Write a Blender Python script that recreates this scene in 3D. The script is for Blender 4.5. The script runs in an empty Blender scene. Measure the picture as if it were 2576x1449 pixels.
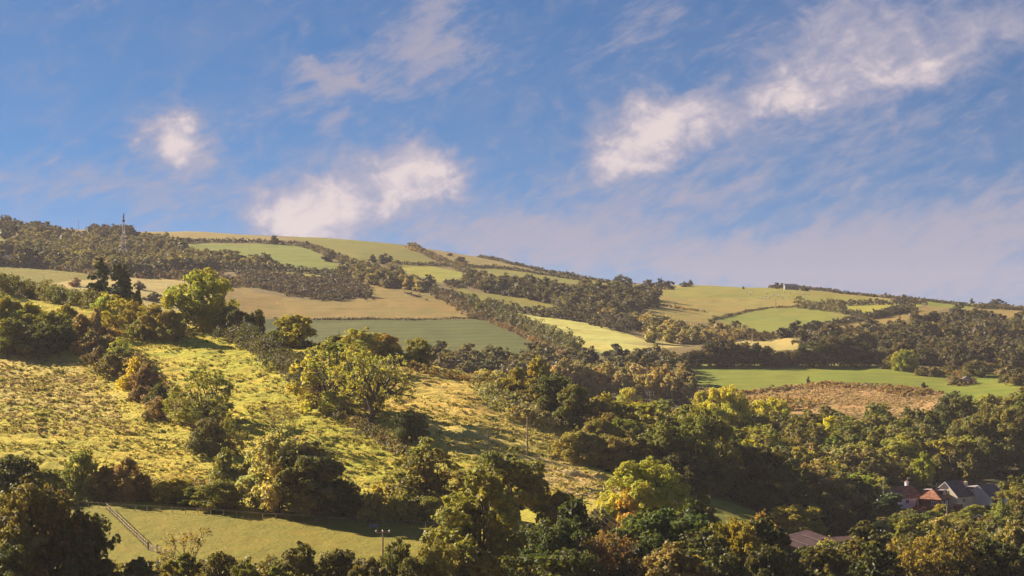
import bpy, math, random
import numpy as np
R = math.radians
F = 4800.0; CX = 1288.0; HY = 900.0     # lens constants of the survey table (units: 1/2576 of the frame width)
CAMZ = 60.0
scene = bpy.context.scene
COL = scene.collection
rng = np.random.default_rng(7)
random.seed(7)

# ------------------------------------------------------------------ terrain survey
# each station line runs across the land: (bearing unit, elevation unit, distance m)
S = [
 [(-900, 9000, 2.), (3500, 9000, 2.)],
 [(-900, 2700, 40.), (3500, 2700, 40.)],
 [(-900, 1900, 170.), (3500, 1900, 170.)],
 [(-900, 1520, 300.), (600, 1515, 300.), (1500, 1520, 300.), (1900, 1560, 300.), (2150, 1640, 300.), (3500, 1640, 300.)],
 [(-900, 1250, 405.), (0, 1262, 405.), (270, 1268, 400.), (1110, 1316, 385.), (1500, 1345, 378.), (1810, 1352, 385.), (1900, 1375, 390.), (2080, 1440, 400.), (3500, 1440, 400.)],
 [(-900, 1170, 455.), (0, 1190, 450.), (500, 1212, 440.), (900, 1235, 435.), (1500, 1250, 437.), (1800, 1290, 450.), (1920, 1320, 455.), (2100, 1415, 460.), (3500, 1405, 470.)],
 [(-900, 985, 590.), (0, 985, 580.), (400, 1000, 560.), (800, 1030, 530.), (1200, 1080, 510.), (1500, 1160, 500.), (1800, 1235, 510.), (1950, 1262, 520.), (2120, 1297, 538.), (3500, 1292, 560.)],
 [(-900, 690, 800.), (0, 742, 760.), (200, 775, 720.), (430, 815, 685.), (640, 848, 655.), (820, 872, 640.), (1000, 905, 622.), (1200, 950, 600.), (1330, 985, 595.), (1500, 1060, 585.), (1700, 1150, 580.), (1900, 1210, 590.), (2100, 1240, 600.), (2400, 1246, 600.), (3500, 1240, 620.)],
 [(-900, 830, 930.), (0, 880, 880.), (400, 930, 840.), (800, 965, 800.), (1200, 1000, 780.), (1500, 1050, 770.), (1750, 1085, 760.), (2000, 1090, 760.), (2576, 1090, 750.), (3500, 1080, 760.)],
 [(-900, 820, 1010.), (0, 870, 990.), (700, 930, 960.), (1200, 935, 955.), (1500, 985, 920.), (1750, 990, 900.), (1900, 1012, 880.), (2300, 1022, 870.), (2576, 1000, 880.), (3500, 990, 900.)],
 [(-900, 780, 1060.), (0, 830, 1060.), (700, 893, 1080.), (1100, 889, 1080.), (1400, 886, 1070.), (1600, 905, 1040.), (1720, 968, 940.), (1850, 977, 930.), (2100, 962, 945.), (2380, 985, 925.), (2576, 958, 950.), (3500, 950, 980.)],
 [(-900, 730, 1200.), (0, 762, 1210.), (300, 772, 1220.), (700, 803, 1280.), (1200, 801, 1280.), (1400, 850, 1180.), (1600, 890, 1100.), (1750, 918, 1060.), (2250, 923, 1060.), (2450, 940, 1030.), (2576, 938, 1040.), (3500, 930, 1070.)],
 [(-900, 670, 1450.), (0, 692, 1450.), (200, 700, 1440.), (600, 702, 1540.), (1000, 705, 1540.), (1250, 762, 1400.), (1400, 800, 1320.), (1660, 862, 1200.), (1850, 872, 1170.), (2050, 862, 1170.), (2300, 885, 1180.), (2576, 890, 1190.), (3500, 870, 1250.)],
 [(-900, 640, 1600.), (0, 655, 1600.), (400, 665, 1650.), (900, 682, 1690.), (1100, 702, 1650.), (1400, 752, 1500.), (1600, 780, 1430.), (1850, 832, 1330.), (2000, 826, 1330.), (2300, 800, 1400.), (2576, 795, 1480.), (3500, 780, 1550.)],
 [(-900, 590, 1850.), (0, 610, 1850.), (400, 625, 1850.), (900, 645, 1880.), (1100, 667, 1880.), (1300, 694, 1830.), (1600, 738, 1700.), (1800, 765, 1600.), (2100, 768, 1600.), (2300, 772, 1570.), (2576, 785, 1650.), (3500, 770, 1700.)],
 [(-900, 540, 2200.), (0, 563, 2200.), (100, 574, 2200.), (200, 582, 2200.), (350, 588, 2250.), (480, 588, 2280.), (640, 597, 2300.), (800, 603, 2300.), (1000, 618, 2300.), (1150, 641, 2250.), (1300, 664, 2200.), (1430, 689, 2150.), (1560, 713, 2050.), (1650, 722, 1950.), (1750, 719, 1900.), (1870, 724, 1900.), (2000, 726, 1900.), (2150, 736, 1920.), (2300, 750, 1950.), (2450, 766, 2000.), (2576, 773, 2050.), (3500, 760, 2100.)],
 [(-900, 640, 2900.), (1000, 680, 2900.), (2576, 800, 2800.), (3500, 800, 2800.)],
 [(-900, 800, 6000.), (3500, 850, 6000.)],
 [(-900, 870, 14000.), (3500, 870, 14000.)],
]
NL = len(S)
GX = np.arange(-6000, 8600, 8.0)
def _smooth(a, w=9):
    k = np.hanning(w + 2)[1:-1]; k /= k.sum()
    return np.convolve(np.pad(a, w // 2, mode='edge'), k, 'valid')
LD = np.zeros((NL, len(GX))); LH = np.zeros((NL, len(GX)))
for i, ln in enumerate(S):
    a = np.array(ln, float)
    d = np.interp(GX, a[:, 0], a[:, 2]); py = np.interp(GX, a[:, 0], a[:, 1])
    LD[i] = _smooth(d); LH[i] = (HY - _smooth(py)) * LD[i] / F
LH[0] = -1.7; LH[1] = -9.0
# monotone cubic slopes
dd = np.diff(LD, axis=0); dh = np.diff(LH, axis=0); sl = dh / dd
LM = np.zeros_like(LH)
LM[0] = sl[0]; LM[-1] = sl[-1]
for i in range(1, NL - 1):
    w1 = 2 * dd[i] + dd[i - 1]; w2 = dd[i] + 2 * dd[i - 1]
    same = sl[i - 1] * sl[i] > 0
    with np.errstate(divide='ignore', invalid='ignore'):
        m = (w1 + w2) / (w1 / sl[i - 1] + w2 / sl[i])
    LM[i] = np.where(same, m, 0)

def _hash(ix, iy, seed):
    h = (ix.astype(np.int64) * 374761393 + iy.astype(np.int64) * 668265263 + seed * 1442695041) & 0x7fffffff
    h = ((h ^ (h >> 13)) * 1274126177) & 0x7fffffff
    return ((h ^ (h >> 16)) & 0xffff) / 65535.0
def vnoise(x, y, seed=0):
    x = np.asarray(x, float); y = np.asarray(y, float)
    ix = np.floor(x); iy = np.floor(y); fx = x - ix; fy = y - iy
    fx = fx * fx * (3 - 2 * fx); fy = fy * fy * (3 - 2 * fy)
    a = _hash(ix, iy, seed); b = _hash(ix + 1, iy, seed); c = _hash(ix, iy + 1, seed); d = _hash(ix + 1, iy + 1, seed)
    return (a * (1 - fx) + b * fx) * (1 - fy) + (c * (1 - fx) + d * fx) * fy - .5
def fbm(x, y, seed=0, o=4):
    s = 0; a = 1
    for k in range(o):
        s = s + a * vnoise(x * 2 ** k + 17 * k, y * 2 ** k - 9 * k, seed + k); a *= .5
    return s

def relief(px, d):
    """gentle natural undulation and, on the near slope, grazed terracettes"""
    x = (px - CX) / F * d
    near = np.clip((d - 395) / 50, 0, 1) * np.clip((800 - d) / 60, 0, 1)
    out = fbm(x / 60, d / 60, 3, 3) * 1.0 * np.clip(d / 300, 0, 1)
    out = out + near * (fbm(x / 4.5, d / 2.6, 11, 3) * .52 + fbm(x / 16., d / 4.2, 23, 3) * .95)
    st = np.sin((d + .22 * x + 6 * fbm(x / 22., d / 22., 41, 3)) * 2 * math.pi / 3.9)
    out = out + near * np.clip(.45 + 1.6 * fbm(x / 35., d / 25., 47, 2), .12, 1) * .36 * st
    out = out + np.clip((d - 260) / 40, 0, 1) * np.clip((405 - d) / 12, 0, 1) * fbm(x / 3., d / 3., 53, 3) * .16
    out = out + np.clip((d - 850) / 100, 0, 1) * fbm(x / 18, d / 18, 31, 3) * .7
    return out

def height(px, d, rel=True):
    px = np.asarray(px, float); d = np.asarray(d, float)
    px, d = np.broadcast_arrays(px, d); sh = px.shape
    px = px.ravel(); d = d.ravel()
    gi = np.clip((px - GX[0]) / 8.0, 0, len(GX) - 1.001); i0 = gi.astype(int); t = gi - i0
    L = lambda A, k: A[k, i0] * (1 - t) + A[k, i0 + 1] * t
    res = np.zeros_like(d); done = np.zeros(d.shape, bool)
    for k in range(NL - 1):
        d0 = L(LD, k); d1 = L(LD, k + 1)
        m = (~done) & (d <= d1) if k < NL - 2 else ~done
        if not m.any(): continue
        w = (d1 - d0)[m]; s = (d[m] - d0[m]) / w
        h0 = L(LH, k)[m]; h1 = L(LH, k + 1)[m]; m0 = L(LM, k)[m] * w; m1 = L(LM, k + 1)[m] * w
        res[m] = (2*s**3-3*s**2+1)*h0 + (s**3-2*s**2+s)*m0 + (-2*s**3+3*s**2)*h1 + (s**3-s**2)*m1
        done |= m
    if rel: res = res + relief(px, d)
    return res.reshape(sh)

def hit(px, py, dmin=250., dmax=2600.):
    d = np.geomspace(dmin, dmax, 900)
    h = height(np.full_like(d, px), d)
    pr = HY - h * F / d
    ok = np.where(pr <= py)[0]
    if len(ok) == 0: return float(d[np.argmin(pr)])
    k = ok[0]
    if k == 0: return float(d[0])
    a = (pr[k-1] - py) / (pr[k-1] - pr[k] + 1e-9)
    return float(d[k-1] + (d[k] - d[k-1]) * min(max(a, 0), 1))
def rdist(px):   # distance of the near ridge
    return float(np.interp(px, GX, LD[7]))
def hitn(px, py): return min(hit(px, py, 260., 3000.), rdist(px) + 5) if px < 1450 else hit(px, py, 260., 3000.)
def hitf(px, py): return hit(px, py, rdist(px) + 110., 2300.)
def P(px, d, dz=0.):
    """world point on the ground at bearing px and distance d"""
    return ((px - CX) / F * d, d, float(height(px, d)) + CAMZ + dz)
def gz(x, y):
    x = np.asarray(x, float); y = np.asarray(y, float)
    return height(x / y * F + CX, y) + CAMZ

# ------------------------------------------------------------------ helpers
def link(o, parent=None):
    COL.objects.link(o)
    if parent is not None: o.parent = parent
    return o
def tag(o, label=None, cat=None, group=None, kind=None):
    if label: o['label'] = label
    if cat: o['category'] = cat
    if group: o['group'] = group
    if kind: o['kind'] = kind
    return o
def empty(name, loc, rz=0, sc=(1, 1, 1)):
    o = bpy.data.objects.new(name, None); o.location = loc; o.rotation_euler = (0, 0, rz); o.scale = sc
    o.empty_display_size = .5
    return link(o)
def np_mesh(name, V, Q, mats=None, attr=None, smooth=False, k=4):
    """mesh from numpy: V (n,3), Q (m,k)"""
    me = bpy.data.meshes.new(name)
    V = np.asarray(V, np.float32); Q = np.asarray(Q, np.int32)
    me.vertices.add(len(V)); me.vertices.foreach_set('co', V.ravel())
    me.loops.add(Q.size); me.loops.foreach_set('vertex_index', Q.ravel())
    me.polygons.add(len(Q)); me.polygons.foreach_set('loop_start', np.arange(len(Q), dtype=np.int32) * Q.shape[1])
    try: me.polygons.foreach_set('loop_total', np.full(len(Q), Q.shape[1], np.int32))
    except Exception: pass
    for m in (mats or []): me.materials.append(m)
    if attr:
        for an, (ty, dom, data) in attr.items():
            a = me.attributes.new(an, ty, dom)
            data = np.asarray(data, np.float32)
            a.data.foreach_set('color' if ty == 'FLOAT_COLOR' else 'value', data.ravel())
    me.update(calc_edges=True)
    if smooth: me.polygons.foreach_set('use_smooth', np.ones(len(Q), bool))
    me.validate()
    return me
class MB:
    """collects boxes, tubes and polygons into one mesh"""
    def __init__(s): s.v = []; s.f = []
    def add(s, vs, fs):
        n = len(s.v); s.v += [tuple(map(float, v)) for v in vs]; s.f += [tuple(n + i for i in f) for f in fs]; return s
    def box(s, x0, x1, y0, y1, z0, z1):
        return s.add([(x0,y0,z0),(x1,y0,z0),(x1,y1,z0),(x0,y1,z0),(x0,y0,z1),(x1,y0,z1),(x1,y1,z1),(x0,y1,z1)],
              [(0,3,2,1),(4,5,6,7),(0,1,5,4),(1,2,6,5),(2,3,7,6),(3,0,4,7)])
    def tube(s, pts, rad, n=6, cap=True):
        pts = [np.array(p, float) for p in pts]
        if not hasattr(rad, '__len__'): rad = [rad] * len(pts)
        base = len(s.v); up = np.array((.31, .17, .93))
        for i, p in enumerate(pts):
            t = (pts[min(i + 1, len(pts) - 1)] - pts[max(i - 1, 0)]); t = t / (np.linalg.norm(t) + 1e-9)
            a = np.cross(t, up)
            if np.linalg.norm(a) < .2: a = np.cross(t, (1., .1, 0))
            a /= np.linalg.norm(a); b = np.cross(t, a)
            for k in range(n):
                an = 2 * math.pi * k / n
                s.v.append(tuple(p + rad[i] * (math.cos(an) * a + math.sin(an) * b)))
        for i in range(len(pts) - 1):
            for k in range(n):
                s.f.append((base + i*n + k, base + i*n + (k+1) % n, base + (i+1)*n + (k+1) % n, base + (i+1)*n + k))
        if cap:
            s.f.append(tuple(base + k for k in reversed(range(n))))
            s.f.append(tuple(base + (len(pts)-1)*n + k for k in range(n)))
        return s
    def slab(s, poly, nrm, th):
        """a polygon given thickness th along -nrm"""
        n = len(poly); nr = np.array(nrm, float); nr /= np.linalg.norm(nr)
        lo = [tuple(np.array(p) - nr * th) for p in poly]
        return s.add(list(poly) + lo, [tuple(range(n)), tuple(reversed(range(n, 2*n)))] + [(i, n+i, n+(i+1) % n, (i+1) % n) for i in range(n)])
    def build(s, name, mat, parent=None, smooth=False):
        me = bpy.data.meshes.new(name); me.from_pydata(s.v, [], s.f); me.materials.append(mat)
        if smooth:
            for p in me.polygons: p.use_smooth = True
        import bmesh
        bm = bmesh.new(); bm.from_mesh(me); bmesh.ops.recalc_face_normals(bm, faces=bm.faces); bm.to_mesh(me); bm.free()
        return link(bpy.data.objects.new(name, me), parent)

# ------------------------------------------------------------------ node helper
class NT:
    def __init__(s, tree): s.t = tree; s.n = tree.nodes; s.l = tree.links
    def new(s, ty, **kw):
        n = s.n.new(ty)
        for k, v in kw.items(): setattr(n, k, v)
        return n
    def put(s, sock, v):
        if isinstance(v, bpy.types.NodeSocket): s.l.new(v, sock)
        elif v is not None:
            try: sock.default_value = v
            except Exception: sock.default_value = (*v, 1) if hasattr(v, '__len__') else v
    def math(s, op, a, b=None, c=None, clamp=False):
        n = s.new('ShaderNodeMath', operation=op); n.use_clamp = clamp
        s.put(n.inputs[0], a); s.put(n.inputs[1], b); s.put(n.inputs[2], c); return n.outputs[0]
    def vmath(s, op, a, b=None, sc=None):
        n = s.new('ShaderNodeVectorMath', operation=op); s.put(n.inputs[0], a)
        if b is not None: s.put(n.inputs[1], b)
        if sc is not None: s.put(n.inputs[3], sc)
        return n.outputs[0]
    def mix(s, f, a, b, mode='MIX'):
        n = s.new('ShaderNodeMix', data_type='RGBA', blend_type=mode); s.put(n.inputs[0], f); s.put(n.inputs[6], a); s.put(n.inputs[7], b)
        return n.outputs[2]
    def noise(s, vec, scale, detail=3, rough=.55, dist=0., out=0):
        n = s.new('ShaderNodeTexNoise'); s.put(n.inputs['Vector'], vec); s.put(n.inputs['Scale'], scale); s.put(n.inputs['Detail'], detail)
        s.put(n.inputs['Roughness'], rough); s.put(n.inputs['Distortion'], dist); return n.outputs[out]
    def ramp(s, v, lo, hi, a=0., b=1., sm='SMOOTHSTEP'):
        n = s.new('ShaderNodeMapRange', interpolation_type=sm); s.put(n.inputs[0], v)
        for i, q in enumerate((lo, hi, a, b)): s.put(n.inputs[1 + i], q)
        return n.outputs[0]
def newmat(name):
    m = bpy.data.materials.new(name); m.use_nodes = True; t = NT(m.node_tree); t.n.clear()
    out = t.new('ShaderNodeOutputMaterial'); return m, t, out
def simple(name, col, rough=.7, var=.15, sc=3., metal=0., bump=0., col2=None, stripes=None):
    m, t, out = newmat(name)
    b = t.new('ShaderNodeBsdfPrincipled'); tc = t.new('ShaderNodeTexCoord')
    n = t.noise(tc.outputs['Object'], sc, 4)
    c2 = col2 or tuple(c * (1 - 2 * var) for c in col); c1 = tuple(min(1, c * (1 + var)) for c in col)
    c = t.mix(t.ramp(n, .3, .7), (*c1, 1), (*c2, 1))
    if stripes:
        w = t.new('ShaderNodeTexWave', wave_type='BANDS', bands_direction=stripes[0]); t.put(w.inputs['Vector'], tc.outputs['Object']); t.put(w.inputs['Scale'], stripes[1]); t.put(w.inputs['Distortion'], .3)
        c = t.mix(t.math('MULTIPLY', w.outputs[1], stripes[2]), c, (.02, .015, .015, 1))
    t.put(b.inputs['Base Color'], c); t.put(b.inputs['Roughness'], rough); t.put(b.inputs['Metallic'], metal)
    b.inputs['Specular IOR Level'].default_value = .3
    if bump:
        bp = t.new('ShaderNodeBump'); t.put(bp.inputs['Height'], n); bp.inputs['Strength'].default_value = bump; bp.inputs['Distance'].default_value = .05
        t.l.new(bp.outputs[0], b.inputs['Normal'])
    t.l.new(b.outputs[0], out.inputs[0]); return m
SKY_TINT = (.26, .46, .61, 1); SKY_STR = .05; EXPO = 1.68; DENO = True
LILAC = (2.4, 2.32, 3.0, 1); LILAC2 = (3.1, 2.8, 3.35, 1); CREAM = (4.9, 4.2, 4.15, 1)
HAZE = .000046; LEAFK = 2.3; WOOD_MAX = 120
# ------------------------------------------------------------------ camera, sun, sky, air
cam = bpy.data.cameras.new('camera'); cam.sensor_width = 36.; cam.lens = 36. * F / 2576.
cam.shift_y = (HY - 724.5) / 2576.; cam.clip_start = 1.; cam.clip_end = 40000.
co = bpy.data.objects.new('camera', cam); co.location = (0, 0, CAMZ); co.rotation_euler = (R(90), 0, 0); link(co); scene.camera = co

SUN_AZ, SUN_EL = -55., 26.      # azimuth from the view axis (negative = left), elevation
sx, sy, sz = math.sin(R(SUN_AZ)) * math.cos(R(SUN_EL)), math.cos(R(SUN_AZ)) * math.cos(R(SUN_EL)), math.sin(R(SUN_EL))
ld = bpy.data.lights.new('sun', 'SUN'); ld.energy = 5.0; ld.angle = R(.53); ld.color = (1., .86, .66)
lo = bpy.data.objects.new('sun', ld); lo.location = (-300, 300, 400); link(lo)
from mathutils import Vector
lo.rotation_euler = Vector((-sx, -sy, -sz)).to_track_quat('-Z', 'Y').to_euler()

w = bpy.data.worlds.new('World'); scene.world = w; w.use_nodes = True
t = NT(w.node_tree); t.n.clear()
wo = t.new('ShaderNodeOutputWorld'); bg = t.new('ShaderNodeBackground'); t.l.new(bg.outputs[0], wo.inputs[0])
tc = t.new('ShaderNodeTexCoord'); dirv = tc.outputs['Generated']
sp = t.new('ShaderNodeSeparateXYZ'); t.l.new(dirv, sp.inputs[0])
X, Y, Z = sp.outputs
sky = t.new('ShaderNodeTexSky', sky_type='NISHITA'); sky.sun_disc = False
sky.sun_elevation = R(SUN_EL); sky.sun_rotation = R(SUN_AZ); sky.air_density = 1.; sky.dust_density = .25; sky.ozone_density = 3.
# azimuth and elevation of the looked-at part of the sky, in degrees
az = t.math('MULTIPLY', t.math('ARCTAN2', X, Y), 57.2958)
el = t.math('MULTIPLY', t.math('ARCSINE', Z), 57.2958)
av = t.new('ShaderNodeCombineXYZ'); t.l.new(az, av.inputs[0]); t.l.new(t.math('MULTIPLY', el, 1.3), av.inputs[1])
wn = t.noise(av.outputs[0], .75, 6, .62, .3, out=1); ws = t.new('ShaderNodeSeparateColor'); t.l.new(wn, ws.inputs[0])
azw = t.math('ADD', az, t.math('MULTIPLY', t.math('SUBTRACT', ws.outputs[0], .5), 2.6)); elw = t.math('ADD', el, t.math('MULTIPLY', t.math('SUBTRACT', ws.outputs[1], .5), 1.7))
# the air near the skyline is clear: take the sky a little higher up
cz = t.math('ADD', t.math('MULTIPLY', Z, 1.9), .10)
cv = t.new('ShaderNodeCombineXYZ'); t.l.new(X, cv.inputs[0]); t.l.new(Y, cv.inputs[1]); t.l.new(cz, cv.inputs[2])
t.l.new(t.vmath('NORMALIZE', cv.outputs[0]), sky.inputs[0])
base = t.mix(1., sky.outputs[0], SKY_TINT, 'MULTIPLY')
def deg(px, py):
    x = (px - CX) / F; z = (HY - py) / F
    return math.degrees(math.atan(x)), math.degrees(math.atan(z / math.sqrt(1 + x * x)))
K = 57.2958 / F
# cirrus and cumulus banks: centre, half sizes, tilt, weight
def bank(lst):
    tot = None
    for (px, py, rx, ry, rot, wgt) in lst:
        rx *= 1.35; ry *= 1.35
        a0, e0 = deg(px, py); c, s = math.cos(R(rot)), math.sin(R(rot))
        dx = t.math('SUBTRACT', azw, a0); dy = t.math('SUBTRACT', elw, e0)
        u = t.math('ADD', t.math('MULTIPLY', dx, c / (rx * K)), t.math('MULTIPLY', dy, s / (rx * K)))
        v = t.math('ADD', t.math('MULTIPLY', dx, -s / (ry * K)), t.math('MULTIPLY', dy, c / (ry * K)))
        q = t.math('ADD', t.math('MULTIPLY', u, u), t.math('MULTIPLY', v, v))
        g = t.math('MULTIPLY', t.math('EXPONENT', t.math('MULTIPLY', q, -1.)), wgt)
        tot = g if tot is None else t.math('ADD', tot, g)
    return tot
puffs = bank([(425, 335, 48, 42, -40, .9), (475, 395, 60, 50, -50, .75), (520, 330, 70, 30, 10, .25), (735, 555, 75, 55, -25, .9), (800, 560, 90, 50, 0, .6), (850, 470, 90, 55, 15, .8), (1050, 430, 60, 45, 0, .8),
              (1000, 480, 90, 40, 10, .7), (1130, 440, 40, 40, 0, .6), (940, 540, 230, 80, 0, .35), (1060, 370, 50, 20, -30, .35),
              (1690, 330, 80, 50, 25, .85), (1590, 390, 80, 60, 10, .8), (1500, 395, 40, 30, 0, .5), (1660, 260, 60, 25, -15, .6), (1600, 330, 120, 70, 20, .4), (1760, 235, 60, 14, 35, .35), (1450, 285, 40, 25, 0, .35),
              (1990, 232, 55, 45, 20, .75), (1860, 290, 110, 45, 20, .6), (2120, 215, 170, 45, 12, .6), (2330, 165, 90, 42, 10, .65), (2230, 90, 200, 70, 10, .65), (2100, 40, 90, 60, 0, .4), (2540, 60, 70, 40, 20, .4)])
wisps = bank([(800, 200, 130, 45, 30, .85), (1090, 140, 90, 60, 30, 1.0), (860, 190, 110, 25, -20, .55), (1120, 10, 90, 40, 30, .6), (850, 310, 70, 25, -5, .5), (560, 320, 90, 30, 10, .4),
              (150, 440, 330, 60, 0, .45), (1640, 40, 120, 60, 40, .4), (1400, 120, 200, 60, 10, .35), (1850, 150, 250, 50, 20, .35), (2150, 300, 420, 90, 15, .45), (1900, 450, 420, 80, 10, .25),
              (2400, 600, 380, 110, 5, .45), (1900, 670, 650, 50, -6, .95), (2400, 600, 330, 80, 8, .8), (1560, 560, 300, 90, 20, .25), (1250, 560, 300, 90, 0, .4), (500, 500, 500, 90, 0, .3)])
# streaky coordinate: clouds drawn out upwards to the right
rv = t.new('ShaderNodeCombineXYZ')
c_, s_ = math.cos(R(24)), math.sin(R(24))
t.l.new(t.math('ADD', t.math('MULTIPLY', az, c_), t.math('MULTIPLY', el, s_)), rv.inputs[0])
t.l.new(t.math('MULTIPLY', t.math('SUBTRACT', t.math('MULTIPLY', el, c_), t.math('MULTIPLY', az, s_)), 2.6), rv.inputs[1])
pv = t.new('ShaderNodeCombineXYZ'); t.l.new(az, pv.inputs[0]); t.l.new(t.math('MULTIPLY', el, 1.25), pv.inputs[1])
n1 = t.noise(pv.outputs[0], .85, 10, .56, .6)
n2 = t.noise(rv.outputs[0], .30, 9, .60, .8)
n3 = t.noise(rv.outputs[0], 1.1, 8, .66, .4)
nb = t.math('ADD', t.math('MULTIPLY', t.math('SUBTRACT', n1, .5), 2.2), t.math('MULTIPLY', t.math('SUBTRACT', n3, .5), .9))
pz = t.math('ADD', t.math('MULTIPLY', puffs, .85), nb)
core = t.math('MULTIPLY', t.math('MULTIPLY', t.ramp(pz, .05, 1.5), .92), t.ramp(puffs, .03, .85))
halo = t.math('MULTIPLY', t.ramp(t.math('ADD', puffs, t.math('MULTIPLY', nb, .7)), -.15, .8), .62)
wz = t.math('ADD', t.math('MULTIPLY', t.math('SUBTRACT', n2, .5), 1.8), t.math('MULTIPLY', t.math('SUBTRACT', n3, .5), 1.6))
wm = t.math('MULTIPLY', t.ramp(t.math('ADD', wisps, wz), .05, 1.35), .90)
veil = t.ramp(t.math('ADD', el, t.math('MULTIPLY', t.math('SUBTRACT', n2, .5), 3.)), 4.8, .8, 0., .60)
veil2 = t.math('MULTIPLY', t.ramp(n2, .35, .75), .16)
mist = t.math('MAXIMUM', t.math('MAXIMUM', wm, veil), t.math('MAXIMUM', veil2, halo))
c1 = t.mix(mist, base, LILAC)
c2 = t.mix(core, c1, t.mix(t.ramp(pz, .5, 1.4), LILAC2, CREAM))
t.l.new(c2, bg.inputs[0]); bg.inputs[1].default_value = SKY_STR

vs = scene.view_settings; vs.view_transform = 'Standard'; vs.look = 'None'; vs.exposure = EXPO; vs.gamma = 1.; vs.use_curve_mapping = False
scene.cycles.volume_bounces = 0; scene.cycles.max_bounces = 6; scene.cycles.diffuse_bounces = 2; scene.cycles.glossy_bounces = 1; scene.cycles.transmission_bounces = 2; scene.cycles.transparent_max_bounces = 4
scene.cycles.use_denoising = DENO

if HAZE > 0:
    hz = MB().box(-2600, 2600, -60, 4300, CAMZ - 330., CAMZ + 190.)
    m, tt, out = newmat('hazy_air')
    pvn = tt.new('ShaderNodeVolumePrincipled'); pvn.inputs['Color'].default_value = (.93, .86, .93, 1); pvn.inputs['Density'].default_value = HAZE; pvn.inputs['Anisotropy'].default_value = 0.
    tt.l.new(pvn.outputs[0], out.inputs['Volume'])
    ho = hz.build('haze', m); tag(ho, kind='stuff'); tag(ho, 'thin lilac haze filling the air over the valley and far hills', 'haze')
# ------------------------------------------------------------------ land cover map (pigments, roughness)
def pip(poly, x, y):
    inside = np.zeros(x.shape, bool); n = len(poly)
    for i in range(n):
        x0, y0 = poly[i]; x1, y1 = poly[(i + 1) % n]
        if y0 == y1: continue
        c = ((y0 > y) != (y1 > y)) & (x < (x1 - x0) * (y - y0) / (y1 - y0) + x0)
        inside ^= c
    return inside
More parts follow.
